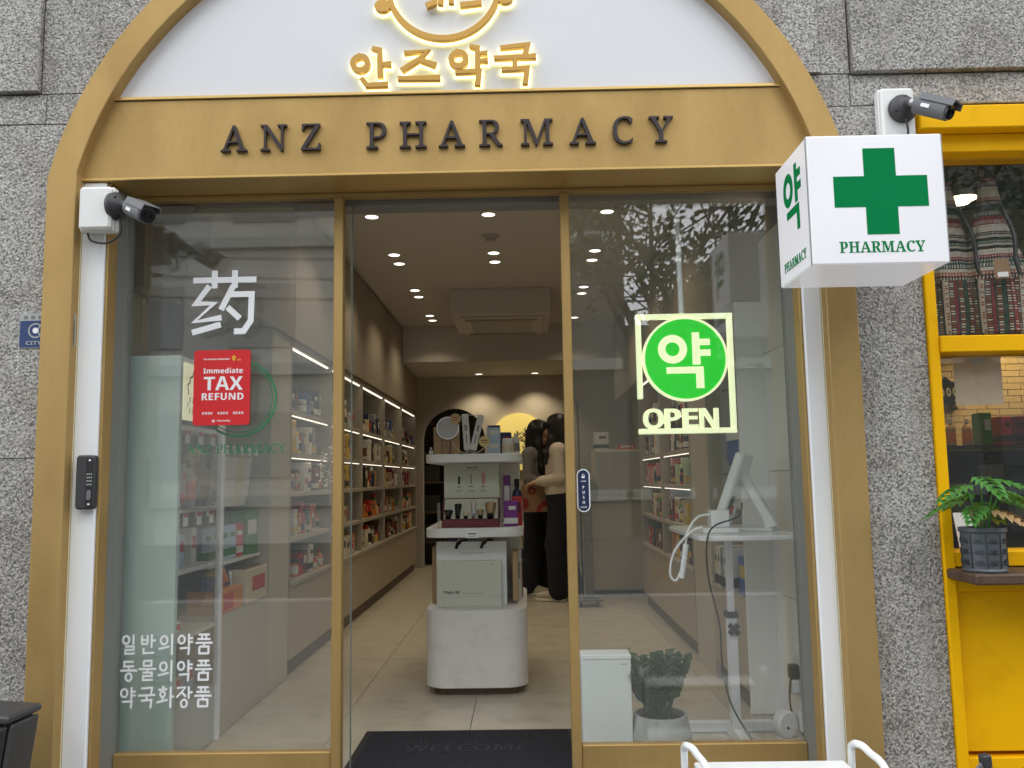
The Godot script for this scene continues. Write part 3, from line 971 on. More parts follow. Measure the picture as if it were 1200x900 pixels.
func gold_letters(parent: Node) -> void:
	# strokes are written on a sheet 1200 wide; 0.65 mm per unit, midpoint (575, 370)
	var k := 0.000668
	var rows := [
		["o 120 350 40 32", "112 292 114 304 12", "184 262 226 272 231 432 30", "238 354 290 354 30", "126 432 158 476 272 470 30"],
		["360 290 490 278 442 328 346 392 30", "446 330 536 362 32", "326 438 560 434 32"],
		["o 660 328 40 32", "648 268 652 282 12", "722 252 764 262 764 392 30", "772 294 820 293 26", "772 336 822 335 26", "640 402 772 396 762 480 30"],
		["888 262 1040 246 1024 308 30", "854 322 1086 312 30", "968 326 968 384 28", "894 388 1036 380 1022 474 30"],
	]
	for r in rows:
		var body := B.new()
		var back := B.new()
		var i := 0
		for s in r:
			var q: PackedStringArray = s.split(" ")
			var dz := 0.0001 * i
			i += 1
			var f := func(x: float, y: float) -> Vector2: return Vector2((x - 575.0) * k - 0.272, 2.601 - (y + 0.0195 * (x - 575.0) - 370.0) * k)
			if q[0] == "o":
				var c: Vector2 = f.call(float(q[1]), float(q[2]))
				var rr := float(q[3]) * k
				var w := float(q[4]) * k
				body.annulus(c, Vector2.ONE * (rr - w / 2), Vector2.ONE * (rr + w / 2), -0.042, -0.020 + dz, 0, TAU, 28)
				back.annulus(c, Vector2.ONE * (rr - w / 2 - 0.0025), Vector2.ONE * (rr + w / 2 + 0.0035), -0.052, -0.0425 + dz, 0, TAU, 28)
			else:
				var pts := PackedVector2Array()
				for j in range(0, q.size() - 1, 2):
					pts.append(f.call(float(q[j]), float(q[j + 1])))
				var w := float(q[-1]) * k
				body.stroke(pts, w * 0.82, -0.042, -0.020 + dz, w * 1.06, 0.0012)
				var e := (pts[1] - pts[0]).normalized() * 0.0035
				var e2 := (pts[-1] - pts[-2]).normalized() * 0.0035
				pts[0] -= e
				pts[-1] += e2
				back.stroke(pts, w * 0.82 + 0.007, -0.052, -0.0425 + dz, w * 1.06 + 0.007)
		var o := obj("gold_letter", body, M.gold_sign, parent)
		obj("light_edge", back, M.halo, o)
	# the ring above the letters
	var c := Vector2(-0.268, 2.916)
	var ro := 0.2155
	var ring := obj("gold_ring", B.new().annulus(c, Vector2.ONE * (ro - 0.021), Vector2.ONE * ro, -0.042, -0.020, 0, TAU, 64), M.gold_sign, parent)
	obj("light_edge", B.new().annulus(c, Vector2.ONE * (ro - 0.0245), Vector2.ONE * (ro + 0.0035), -0.052, -0.0425, 0, TAU, 64), M.halo, ring)
	var bud := obj("gold_leaf", B.new().annulus(c + Vector2(-0.226, -0.075), Vector2.ZERO, Vector2(0.030, 0.024), -0.042, -0.019, 0, TAU, 28), M.gold_sign, parent)
	obj("light_edge", B.new().annulus(c + Vector2(-0.226, -0.075), Vector2.ZERO, Vector2(0.034, 0.028), -0.052, -0.0425, 0, TAU, 28), M.halo, bud)
	var bud2 := obj("gold_leaf", B.new().annulus(c + Vector2(0.228, -0.058), Vector2.ZERO, Vector2(0.028, 0.020), -0.042, -0.019, 0, TAU, 28), M.gold_sign, parent)
	obj("light_edge", B.new().annulus(c + Vector2(0.228, -0.058), Vector2.ZERO, Vector2(0.032, 0.024), -0.052, -0.0425, 0, TAU, 28), M.halo, bud2)
	var wrd := obj("gold_letter", B.new().stroke(PackedVector2Array([c + Vector2(-0.065, -0.078), c + Vector2(-0.035, -0.066), c + Vector2(-0.02, 0.06)]), 0.022, -0.042, -0.020, 0.018), M.gold_sign, parent)
	for q in [[-0.012, -0.075, 0.004, 0.05], [0.028, -0.072, 0.030, 0.05], [0.06, -0.078, 0.14, -0.070]]:
		obj("stroke", B.new().stroke(PackedVector2Array([c + Vector2(q[0], q[1]), c + Vector2(q[2], q[3])]), 0.02, -0.042, -0.0202, 0.018), M.gold_sign, wrd)
		obj("light_edge", B.new().stroke(PackedVector2Array([c + Vector2(q[0], q[1] - 0.003), c + Vector2(q[2], q[3])]), 0.027, -0.052, -0.0425, 0.025), M.halo, wrd)

func signs() -> void:
	var zg := -0.2375   # just in front of the fixed panes
	# white Chinese character
	var b := B.new()
	glyph(b, "medicine", Vector2(-1.256, 1.909), Vector2(0.243, 0.247), 0.0225, 0, 0.0006)
	var o := obj("glass_lettering", b, M.vinyl_white)
	o.position.z = zg
	tag(o, "large white Chinese character for medicine on the glass above the red sticker", "lettering")
	# three rows of white Korean writing
	var lines := [["il", "ban", "ui", "yak", "pum"], ["dong", "mul", "ui", "yak", "pum"], ["yak", "guk", "hwa", "jang", "pum"]]
	var lab := ["first row of white Korean writing low on the glass, beside the pale panel", "middle row of white Korean writing low on the glass, beside the pale panel", "last row of white Korean writing low on the glass, just above the gold rail"]
	for r in 3:
		var line := thing("glass_lettering", lab[r], "lettering", Vector3(0, 0, zg), "white writing on the glass")
		for k in 5:
			var q := B.new()
			glyph(q, lines[r][k], Vector2(-1.489 + 0.0685 * k, 0.556 - 0.0935 * r), Vector2(0.0640, 0.0780), 0.0074, 0, 0.0006)
			obj("character", q, M.vinyl_white, line)
	# red tax refund sticker
	var t := thing("tax_sticker", "red tax refund sticker with white lettering on the glass", "sticker", Vector3(-1.1375, 1.458, zg))
	obj("sheet", B.new().prism(round_rect(0.215, 0.285, 0.012), 0, 0.0012), M.sticker_red, t)
	var zt := 0.0016
	text("letters", "Immediate", sans_bold, 0.0205, Vector3(0.004, 0.064, zt), 0.0006, M.vinyl_white, t, Basis(), 0.150)
	text("letters", "TAX", sans_bold, 0.052, Vector3(0.006, 0.016, zt), 0.0006, M.vinyl_white, t, Basis(), 0.148)
	text("letters", "REFUND", sans_bold, 0.0265, Vector3(0.004, -0.034, zt), 0.0006, M.vinyl_white, t, Basis(), 0.158)
	text("letters", "TAX REFUND AVAILABLE", sans_bold, 0.0058, Vector3(-0.022, 0.108, zt), 0.0005, M.vinyl_white, t, Basis(), 0.100)
	text("letters", "PharmaPay", sans_bold, 0.0085, Vector3(0.010, -0.1265, zt), 0.0005, M.vinyl_white, t, Basis(), 0.05)
	var tick := B.new()
	for k in 3:
		for j in 4:
			for h in 3:
				tick.box(Vector3(-0.068 + 0.058 * k + 0.0105 * j, -0.094 - 0.0032 * h, 0.0), Vector3(0.0085 - 0.002 * ((h + j + k) % 2), 0.0016, 0.0005))
			tick.box(Vector3(-0.070 + 0.058 * k + 0.0105 * j + 0.002 * ((j + k) % 3), -0.0972, 0.0), Vector3(0.0015, 0.0098, 0.0007))
	var tk := obj("small_print", tick, M.vinyl_white, t)
	tk.position.z = zt
	obj("pin_mark", B.new().annulus(Vector2(0.044, 0.113), Vector2.ONE * 0.0028, Vector2.ONE * 0.0075, zt - 0.0003, zt + 0.0003, 0, TAU, 20).prism(PackedVector2Array([Vector2(0.0378, 0.109), Vector2(0.044, 0.0985), Vector2(0.0502, 0.109)]), zt - 0.0003, zt + 0.0001), M.sticker_yellow, t)
	text("letters", "ANZ", sans_bold, 0.0058, Vector3(0.064, 0.1045, zt), 0.0005, M.sticker_yellow, t)
	obj("ring_mark", B.new().annulus(Vector2(-0.029, -0.1265), Vector2.ONE * 0.002, Vector2.ONE * 0.0052, zt - 0.0003, zt + 0.0003, 0, TAU, 16), M.vinyl_white, t)
	# navy push label on the open pane
	var pl := thing("push_label", "navy oval push label with a white rim on the glass by the doorway", "label", Vector3(0.2165, 1.05, zg))
	obj("rim", B.new().prism(round_rect(0.048, 0.158, 0.0235, 8), 0, 0.0008), M.vinyl_white, pl)
	obj("face", B.new().prism(round_rect(0.040, 0.150, 0.0195, 8), 0.0008, 0.0014), M.navy, pl)
	for k in 4:
		text("letter", "PUSH"[k], sans_bold, 0.0105, Vector3(0, 0.012 - 0.0185 * k, 0.0017), 0.0005, M.vinyl_white, pl)
	text("letters", "AUTO", sans_bold, 0.0052, Vector3(0, 0.034, 0.0017), 0.0005, M.vinyl_white, pl)
	text("letters", "DOOR", sans_bold, 0.006, Vector3(0, -0.061, 0.0017), 0.0005, M.vinyl_white, pl)
	obj("lock_mark", B.new().annulus(Vector2(0, 0.055), Vector2(0.003, 0.004), Vector2(0.0048, 0.006), 0.0014, 0.0018, 0, TAU, 16).box(Vector3(0, 0.0495, 0.0016), Vector3(0.0115, 0.008, 0.0006)), M.vinyl_white, pl)
	# lit OPEN sign hung behind the glass
	var s := thing("open_sign", "lit cream and green open sign hanging on a white rod behind the glass", "sign", Vector3(0.633, 1.497, -0.36))
	var fr := B.new()
	fr.span(Vector3(-0.189, 0.212, -0.012), Vector3(0.189, 0.232, 0.012), 0.002)
	fr.span(Vector3(0.168, -0.216, -0.0118), Vector3(0.1885, 0.2115, 0.0118), 0.002)
	fr.span(Vector3(-0.189, -0.100, -0.0118), Vector3(-0.1685, 0.2115, 0.0118), 0.002)
	fr.span(Vector3(-0.189, -0.237, -0.012), Vector3(0.189, -0.2165, 0.012), 0.002)
	obj("frame", fr, M.neon_cream, s)
	var dc := Vector2(0.0, 0.054)
	obj("disc_rim", B.new().annulus(dc, Vector2.ONE * 0.157, Vector2.ONE * 0.166, -0.012, 0.012, 0, TAU, 64), M.neon_cream, s)
	obj("disc", B.new().annulus(dc, Vector2.ZERO, Vector2.ONE * 0.1568, -0.010, 0.008, 0, TAU, 64), M.neon_green, s)
	obj("character", yak_sign(dc, 0.157, 0.0082, 0.0125), M.neon_cream, s)
	for k in 4:
		text("letter", "OPEN"[k], sans_bold, [0.078, 0.075, 0.075, 0.075][k], Vector3([-0.131, -0.056, 0.012, 0.0845][k], -0.1775, 0.0), 0.022, M.neon_cream, s, Basis(), [0.079, 0.062, 0.060, 0.072][k])
	var rod := thing("sign_rod", "thin white rod holding the open sign from above", "rod", Vector3(0.622, 1.732, -0.36))
	obj("bar", B.new().tube(PackedVector3Array([Vector3(0.004, 0, 0), Vector3(0, 0.49, 0)]), 0.0105, 0.0105, 10), M.white_gloss, rod)
	obj("mount", B.new().at(Vector3(0, 0.48, 0)).lathe(PackedVector2Array([Vector2(0, -0.004), Vector2(0.030, -0.002), Vector2(0.030, 0.010), Vector2(0, 0.010)]), 20), M.white_paint, rod)
	# cube sign on the wall
	var c := thing("cube_sign", "white plastic cube sign with green cross on two faces, above the granite pillar", "sign", Vector3(1.085, 1.925, 0.0))
	c.scale = Vector3(1.03, 1.03, 1.0)
	obj("box", B.new().span(Vector3(-0.20, -0.196, 0.10), Vector3(0.20, 0.196, 0.42), 0.004), M.sign_white, c)
	for q in [[-0.2012, -0.197, 0.30], [0.2, -0.197, 0.30]]:
		obj("corner_seam", B.new().span(Vector3(q[0], -0.196, 0.408), Vector3(q[0] + 0.0012, 0.196, 0.4185)), M.plaque_grey, c)
	obj("cable", B.new().tube(curve(PackedVector3Array([Vector3(0.08, 0.15, 0.0995), Vector3(0.09, 0.17, 0.05), Vector3(0.10, 0.26, 0.01), Vector3(0.16, 0.34, -0.02)])), 0.004, 0.004, 7), M.black, c)
	var ca := 0.047
	obj("cross", B.new().prism(PackedVector2Array([Vector2(-ca, -0.13), Vector2(ca, -0.13), Vector2(ca, -ca), Vector2(0.138, -ca), Vector2(0.138, ca), Vector2(ca, ca), Vector2(ca, 0.132), Vector2(-ca, 0.132), Vector2(-ca, ca), Vector2(-0.138, ca), Vector2(-0.138, -ca), Vector2(-ca, -ca)]), 0.4201, 0.4212), M.green, c).position = Vector3(0.012, 0.022, 0)
	text("letters", "PHARMACY", serif_bold, 0.033, Vector3(0.006, -0.145, 0.4207), 0.0012, M.green, c, Basis(), 0.250)
	var side := obj("side_character", yak_sign(Vector2(0, 0), 0.150, 0, 0.0012, 0.9, 1.0), M.green, c)
	side.transform = Transform3D(Basis(Vector3.UP, -PI / 2), Vector3(-0.2001, 0.055, 0.27))
	text("side_letters", "PHARMACY", serif_bold, 0.030, Vector3(-0.2007, -0.145, 0.262), 0.0012, M.green, c, Basis(Vector3.UP, -PI / 2), 0.22)
	obj("arm", B.new().span(Vector3(-0.03, -0.05, -0.04), Vector3(0.03, 0.05, 0.0995)), M.white_paint, c)
	# blue plaque on the granite
	var q := thing("wall_plaque", "blue and grey plaque on the granite beside the gold arch", "plaque", Vector3(-1.692, 1.650, -0.029))
	obj("plate", B.new().prism(round_rect(0.20, 0.124, 0.010), 0.0, 0.003), M.plaque_grey, q)
	obj("face", B.new().prism(round_rect(0.196, 0.096, 0.006), 0.003, 0.0036), M.plaque_blue, q).position = Vector3(0, -0.012, 0)
	for k in 2:
		obj("ring_mark", B.new().annulus(Vector2(-0.041 + 0.034 * k, 0.0), Vector2.ONE * 0.022, Vector2.ONE * 0.027, 0.0036, 0.0042 + 0.0002 * k, 0, TAU, 28), M.plaque_grey, q)
		obj("dot_mark", B.new().annulus(Vector2(-0.041 + 0.034 * k, 0.0), Vector2.ZERO, Vector2.ONE * 0.0105, 0.0036, 0.0046 + 0.0002 * k, 0, TAU, 20), M.vinyl_white, q)
	text("letters", "CITYCOP", sans_bold, 0.014, Vector3(-0.020, -0.044, 0.0039), 0.0006, M.plaque_grey, q, Basis(), 0.108)
	for k in 4:
		obj("print_mark", B.new().box(Vector3(-0.078 + 0.026 * k, 0.048, 0.0033), Vector3(0.014, 0.012, 0.0005)), M.gasket, q)

func yak_sign(c: Vector2, r: float, z0: float, z1: float, kx := 1.0, ky := 1.0) -> B:
	var b := B.new()
	var f := func(x: float, y: float) -> Vector2: return c + Vector2(x * r * kx, y * r * ky)
	b.annulus(f.call(-0.31, 0.24), Vector2(0.175 * kx, 0.175 * ky) * r, Vector2(0.36 * kx, 0.36 * ky) * r, z0, z1, 0, TAU, 40)
	b.prism(PackedVector2Array([f.call(0.18, -0.155), f.call(0.375, -0.155), f.call(0.36, 0.655), f.call(0.18, 0.655)]), z0, z1)
	b.prism(PackedVector2Array([f.call(0.37, 0.33), f.call(0.62, 0.33), f.call(0.62, 0.49), f.call(0.37, 0.49)]), z0, z1)
	b.prism(PackedVector2Array([f.call(0.37, 0.06), f.call(0.63, 0.06), f.call(0.63, 0.22), f.call(0.37, 0.22)]), z0, z1)
	b.prism(PackedVector2Array([f.call(-0.475, -0.37), f.call(0.25, -0.37), f.call(0.25, -0.74), f.call(0.445, -0.74), f.call(0.44, -0.20), f.call(-0.475, -0.21)]), z0, z1)
	return b

const NUM := ["first", "second", "third", "fourth", "fifth", "sixth", "seventh", "eighth", "ninth", "tenth"]
var goods := {}

# one packet, bottle or tube; built once per shape, then shared
func good(shape: int) -> Array:
	if goods.has(shape):
		return goods[shape]
	var body := B.new()
	var mark := B.new()
	var cap := B.new()
	match shape:
		0: # carton, 1 x 1 x 1, front towards +z
			body.box(Vector3(0, 0.5, 0), Vector3(1, 1, 1), 0.03)
			mark.box(Vector3(0, 0.62, 0.501), Vector3(0.72, 0.34, 0.012))
		1: # carton with a band and a mark
			body.box(Vector3(0, 0.5, 0), Vector3(1, 1, 1), 0.03)
			mark.box(Vector3(0, 0.22, 0), Vector3(1.012, 0.22, 1.012))
			mark.box(Vector3(0.1, 0.72, 0.501), Vector3(0.5, 0.14, 0.012))
		2: # bottle
			body.lathe(PackedVector2Array([Vector2(0, 0), Vector2(0.46, 0), Vector2(0.5, 0.04), Vector2(0.5, 0.62), Vector2(0.38, 0.72), Vector2(0.2, 0.78), Vector2(0.2, 0.84)]), 16)
			cap.lathe(PackedVector2Array([Vector2(0.25, 0.82), Vector2(0.25, 0.985), Vector2(0.22, 1.0), Vector2(0, 1.0)]), 16)
			mark.lathe(PackedVector2Array([Vector2(0.508, 0.14), Vector2(0.508, 0.54)]), 16)
		3: # jar
			body.lathe(PackedVector2Array([Vector2(0, 0), Vector2(0.46, 0), Vector2(0.5, 0.05), Vector2(0.5, 0.70), Vector2(0.44, 0.75)]), 16)
			cap.lathe(PackedVector2Array([Vector2(0.47, 0.74), Vector2(0.48, 0.97), Vector2(0.44, 1.0), Vector2(0, 1.0)]), 16)
			mark.lathe(PackedVector2Array([Vector2(0.508, 0.16), Vector2(0.508, 0.6)]), 16)
	goods[shape] = [body.mesh(), mark.mesh(), cap.mesh() if cap.v.size() else null]
	return goods[shape]

func product(called: String, shape: int, at0: Vector3, size: Vector3, turn: float, c1: String, c2: String, c3: String, label: String, category: String, group := "") -> Node3D:
	var g := good(shape)
	var o := shared(called, g[0], pal(c1), self, Transform3D(Basis(Vector3.UP, turn) * Basis.from_scale(size), at0))
	tag(o, label, category, group)
	shared("label_print", g[1], pal(c2), o)
	if g[2]:
		shared("cap", g[2], pal(c3), o)
	return o

func shelf_unit(side: int, bays: Array, label: String, rows: Array, strips: int) -> void:
	# side -1: front plane x = -1.35, facing +x; side 1: front plane x = 1.02, facing -x
	var fx: float = -1.35 if side < 0 else 1.02
	var bx: float = -1.698 if side < 0 else 1.378
	var u := thing("shelf_unit", label, "shelving", Vector3.ZERO)
	var z0: float = bays[0]
	var z1: float = bays[-1]
	obj("base_cabinet", B.new().span(Vector3(bx, 0.095, z1), Vector3(fx, 0.50, z0), 0.003), M.cabinet, u)
	obj("kick_board", B.new().span(Vector3(bx, 0.002, z1 + 0.003), Vector3(fx + 0.03 * side, 0.094, z0 - 0.003)), M.kick, u)
	obj("counter_edge", B.new().span(Vector3(bx, 0.501, z1), Vector3(fx - 0.012 * side, 0.53, z0), 0.003), M.shelf, u)
	obj("back_panel", B.new().span(Vector3(bx, 0.531, z1), Vector3(bx - 0.012 * side, 1.93, z0)), M.shelf_back, u)
	for z in bays:
		obj("divider", B.new().span(Vector3(bx - 0.013 * side, 0.5305, z - 0.014), Vector3(fx, 1.9295, z + 0.014), 0.002), M.shelf, u)
	for i in bays.size() - 1:
		for j in rows.size():
			obj("shelf_board", B.new().span(Vector3(bx - 0.0135 * side, rows[j] - 0.028, bays[i + 1] + 0.0145), Vector3(fx + 0.004 * side, rows[j], bays[i] - 0.0145), 0.002), M.shelf, u)
		obj("top_board", B.new().span(Vector3(bx - 0.0135 * side, 1.892, bays[i + 1] + 0.0145), Vector3(fx + 0.002 * side, 1.93, bays[i] - 0.0145), 0.002), M.shelf, u)
		for j in strips:
			var y: float = 1.892 if j == 0 else rows[j - 1] - 0.028
			var zc: float = (bays[i] + bays[i + 1]) / 2
			var ln: float = absf(bays[i] - bays[i + 1]) - 0.09
			var led := obj("light_strip", B.new().box(Vector3(fx + 0.022 * side, y - 0.0048, zc), Vector3(0.014 if j == 0 else 0.008, 0.008 if j == 0 else 0.005, ln)), M.strip, u)
			var l := AreaLight3D.new()
			l.area_size = Vector2(0.014, ln)
			l.light_energy = 0.006
			l.light_color = Color(1.0, 0.925, 0.80)
			l.shadow_enabled = true
			l.area_range = 12.0
			l.area_attenuation = 2.0
			put(l, "strip_beam", self)
			l.position = Vector3(fx + 0.022 * side, y - 0.0095, zc)
			l.rotation_degrees = Vector3(-90, 0, 0)

func shelves() -> void:
	var rows := [1.52, 1.27, 1.04, 0.78]
	var bl := [-1.98, -3.02, -4.17, -5.30, -6.47, -7.70]
	var br := [-2.36, -3.50, -4.64]
	shelf_unit(-1, bl, "long taupe shelf unit with lit strips along the aisle wall", rows, 3)
	shelf_unit(1, br, "taupe shelf unit with lit strips behind the open sign", rows, 4)
	var sets := [
		[["black", "navy", "grey", "white", "cream", "grey", "blue"], ["white", "black", "cream", "grey", "brown", "yellow"], ["white", "maroon", "white", "black", "yellow", "tan"], ["pink", "red", "white", "orange", "green", "tan"], ["red", "orange", "white", "cream", "brown", "maroon"]],
		[["navy", "black", "blue", "grey", "red", "white"], ["maroon", "black", "navy", "white", "grey", "brown"], ["red", "maroon", "pink", "green", "pale green", "red"], ["yellow", "cream", "maroon", "black", "green", "orange"], ["orange", "black", "red", "brown", "tan", "yellow"]],
	]
	var rown := ["top", "second", "third", "fourth", "lowest"]
	for sd in 2:
		var bays: Array = bl if sd == 0 else br
		for i in bays.size() - 1:
			for j in 5:
				var y: float = (rows[j] if j < 4 else 0.53) + 0.0006
				var z: float = bays[i] - 0.05 - rng.randf() * 0.30
				var zend: float = bays[i + 1] + 0.06
				var left: Array = sets[sd][j]
				var count := 0
				var lim := 9
				while count < lim:
					var sh: int = [0, 0, 1, 1, 0, 2, 3][rng.randi() % 7]
					var w := rng.randf_range(0.045, 0.13) if sh < 2 else rng.randf_range(0.05, 0.075)
					if rng.randf() < 0.35 and sh < 2:
						w = rng.randf_range(0.03, 0.05)
					var room: float = [0.33, 0.20, 0.18, 0.21, 0.20][j]
					var h := minf(room, rng.randf_range(0.10, 0.20)) if sh != 3 else rng.randf_range(0.07, 0.11)
					if z - w < zend:
						break
					var c1: String = left[rng.randi() % left.size()]
					var c2: String = ["white", "cream", "white", "red", "navy", "yellow"][rng.randi() % 6]
					if c2 == c1:
						c2 = "black"
					var dp := w if sh > 1 else 0.13
					var fx: float = (-1.366 - rng.randf() * 0.025 - dp / 2) if sd == 0 else (1.038 + rng.randf() * 0.025 + dp / 2)
					var kind: String = ["carton", "carton", "bottle", "jar"][sh]
					product("product_" + kind, sh, Vector3(fx, y, z - w / 2), Vector3(w, h, dp), PI / 2 if sd == 0 else -PI / 2, c1, c2, ["white", "black", "red"][rng.randi() % 3],
						"%s %s, %s from street, %s shelf of the %s bay %s" % [c1, kind, NUM[count], rown[j], NUM[i], ["along the aisle", "behind the open sign"][sd]], kind, "goods on the lit shelves")
					z -= w + rng.randf_range(0.002, 0.014) + (rng.randf_range(0.05, 0.14) if rng.randf() < 0.12 else 0.0)
					count += 1
	# plain pillars beside the shelf runs
	var pl := thing("pillar_panel", "plain taupe pillar panel between the hanging bags and the lit shelves", "panel")
	obj("face", B.new().span(Vector3(-1.698, 0.002, -1.964), Vector3(-1.352, 1.93, -1.60), 0.003), M.wall_taupe, pl)
	var pr := thing("pillar_panel", "plain taupe pillar panel between the hanging goods and shelves behind the open sign", "panel")
	obj("face", B.new().span(Vector3(1.024, 0.002, -2.344), Vector3(1.378, 1.93, -1.86), 0.003), M.wall_taupe, pr)
	# pegboard bay with hanging bags, near the red sticker
	var pg := thing("pegboard_bay", "grey pegboard bay with hooks behind the red sticker", "display", Vector3(0, 0, 0))
	obj("board", B.new().span(Vector3(-1.698, 0.60, -1.598), Vector3(-1.60, 1.93, -0.87)), mat(0.10, 0.10, 0.095, 0.7), pg)
	obj("base_cabinet", B.new().span(Vector3(-1.698, 0.002, -1.598), Vector3(-1.352, 0.52, -0.87), 0.003), mat(0.46, 0.42, 0.36, 0.5), pg)
	obj("shelf_board", B.new().span(Vector3(-1.599, 0.72, -1.597), Vector3(-1.40, 0.735, -0.872), 0.002), M.white_plastic, pg)
	for k in 6:
		obj("hook", B.new().tube(PackedVector3Array([Vector3(-1.60, 1.235, -0.93 - 0.11 * k), Vector3(-1.42, 1.235, -0.93 - 0.11 * k), Vector3(-1.40, 1.255, -0.93 - 0.11 * k)]), 0.003, 0.003, 6), M.white_plastic, pg)
		obj("price_holder", B.new().box(Vector3(-1.395, 1.255, -0.93 - 0.11 * k), Vector3(0.003, 0.04, 0.045)), M.white_plastic, pg)
	var bagc := ["black", "grey", "white", "white", "cream", "white"]
	for k in 6:
		var b := B.new().at(Vector3.ZERO)
		var pts := PackedVector2Array([Vector2(-0.045, 0), Vector2(-0.05, -0.20), Vector2(-0.035, -0.245), Vector2(0.03, -0.24), Vector2(0.05, -0.19), Vector2(0.04, 0)])
		for m in 4:
			var o2 := Vector3(0, 0, 0.012 * m)
			b.at(o2, Vector3(0.05 * m, 0.03 * m, 0.02 * (m - 1)))
			b.prism(pts, -0.003, 0.003, 0.001)
		var o := obj("hanging_bag", b, pal(bagc[k]))
		o.transform = Transform3D(Basis(Vector3.UP, PI / 2 - 0.25), Vector3(-1.47, 1.225, -0.93 - 0.11 * k))
		tag(o, "%s plastic bag on the %s hook of the pegboard from the street" % [bagc[k], NUM[k]], "bag", "bags on the pegboard")
	for k in 5:
		product("blister_carton", 1, Vector3(-1.455, 0.736, -0.93 - 0.105 * k), Vector3(0.075, 0.16, 0.05), PI / 2 - 0.3, "pale blue" if k < 4 else "red", "green" if k < 4 else "white", "white", "%s carton, %s from the street on the pegboard shelf" % ["pale blue" if k < 4 else "red", NUM[k]], "carton", "cartons on the pegboard shelf")
	product("dark_carton", 0, Vector3(-1.46, 0.736, -1.50), Vector3(0.12, 0.22, 0.1), PI / 2 - 0.2, "green", "white", "white", "dark green carton at the far end of the pegboard shelf", "carton")
	for k in 3:
		product("black_carton", 0, Vector3(-1.52, 0.897, -0.95 - 0.13 * k), Vector3(0.11, 0.11, 0.07), PI / 2, "black", "white", "white", "black carton with white label above the pale blue cartons, %s from the street" % NUM[k], "carton", "black cartons of the pegboard")
	# boxes with candy colours on the base
	var tray := thing("display_tray", "orange and red display box of small packets on the pegboard base", "display box", Vector3(-1.43, 0.521, -1.02))
	obj("box", B.new().span(Vector3(-0.08, 0.0, -0.13), Vector3(0.085, 0.10, 0.13), 0.003), pal("orange"), tray)
	obj("label_print", B.new().span(Vector3(0.0855, 0.015, 0.0), Vector3(0.0865, 0.085, 0.12)), pal("red"), tray)
	for k in 7:
		var pk := obj("packet", B.new().box(Vector3.ZERO, Vector3(0.06, 0.07, 0.028), 0.004), pal(["white", "navy", "orange", "red", "cream", "yellow", "blue"][k]), tray)
		pk.position = Vector3(0.01, 0.125 + 0.012 * (k % 3), -0.105 + 0.035 * k)
		pk.rotation = Vector3(0.2, 0.3, 0.15 * (k % 3))
	var tray2 := thing("display_tray", "white and red open display box behind the orange one on the pegboard base", "display box", Vector3(-1.43, 0.521, -1.36))
	obj("box", B.new().span(Vector3(-0.09, 0.0, -0.16), Vector3(0.09, 0.16, 0.16), 0.003), pal("cream"), tray2)
	obj("label_print", B.new().span(Vector3(0.0905, 0.05, -0.12), Vector3(0.0915, 0.12, 0.08)), pal("red"), tray2)
	obj("opening", B.new().span(Vector3(-0.075, 0.1601, -0.145), Vector3(0.075, 0.162, 0.145)), pal("brown"), tray2)
	# glass display cabinet by the window
	var cab := thing("display_cabinet", "glass fronted cabinet with a pale green end panel close to the window", "cabinet", Vector3(0, 0, 0))
	obj("end_panel", B.new().span(Vector3(-1.690, 0.002, -0.405), Vector3(-1.352, 1.605, -0.375), 0.002), M.frost, cab)
	obj("back_panel", B.new().span(Vector3(-1.690, 0.002, -0.86), Vector3(-1.66, 1.605, -0.406)), mat(0.36, 0.37, 0.35, 0.6), cab)
	obj("post", B.new().span(Vector3(-1.366, 0.002, -0.868), Vector3(-1.34, 1.605, -0.84), 0.002), M.white_plastic, cab)
	obj("plinth", B.new().span(Vector3(-1.659, 0.002, -0.838), Vector3(-1.356, 0.24, -0.407), 0.002), mat(0.42, 0.42, 0.40, 0.5), cab)
	obj("top_board", B.new().span(Vector3(-1.659, 1.585, -0.838), Vector3(-1.352, 1.604, -0.407), 0.002), M.white_plastic, cab)
	for k in 4:
		var y: float = [0.50, 0.76, 1.00, 1.33][k]
		obj("shelf_board", B.new().span(Vector3(-1.659, y - 0.018, -0.838), Vector3(-1.358, y, -0.407), 0.002), M.white_plastic, cab)
		for j in 3:
			if k == 2 or k == 3:
				obj("price_tag", B.new().box(Vector3(-1.354, y - 0.045, -0.47 - 0.14 * j), Vector3(0.002, 0.05, 0.045)), M.vinyl_white, cab)
				obj("price_tag", B.new().box(Vector3(-1.3525, y - 0.026, -0.47 - 0.14 * j), Vector3(0.002, 0.016, 0.046)), pal("red"), cab)
	obj("front_pane", B.new().span(Vector3(-1.3495, 0.245, -0.838), Vector3(-1.3455, 1.33, -0.408)), M.glass, cab)
	var lb := thing("cabinet_sign", "cream lightbox with animal and cross outline at the cabinet's top", "sign", Vector3(-1.350, 1.475, -0.62))
	obj("panel", B.new().span(Vector3(-0.05, -0.115, -0.215), Vector3(0.0, 0.105, 0.21), 0.002), glow(0.80, 0.78, 0.50, 0.42), lb)
	var ink := B.new()
	var out := PackedVector2Array([Vector2(-0.165, -0.02), Vector2(-0.175, 0.02), Vector2(-0.155, 0.03), Vector2(-0.15, 0.05), Vector2(-0.125, 0.06), Vector2(-0.115, 0.085), Vector2(-0.10, 0.05), Vector2(-0.09, 0.02), Vector2(-0.105, -0.01), Vector2(-0.085, -0.035)])
	ink.stroke(out, 0.006, 0, 0.0012)
	ink.stroke(PackedVector2Array([Vector2(-0.095, 0.045), Vector2(-0.06, 0.02), Vector2(-0.045, -0.02)]), 0.006, 0, 0.0013)
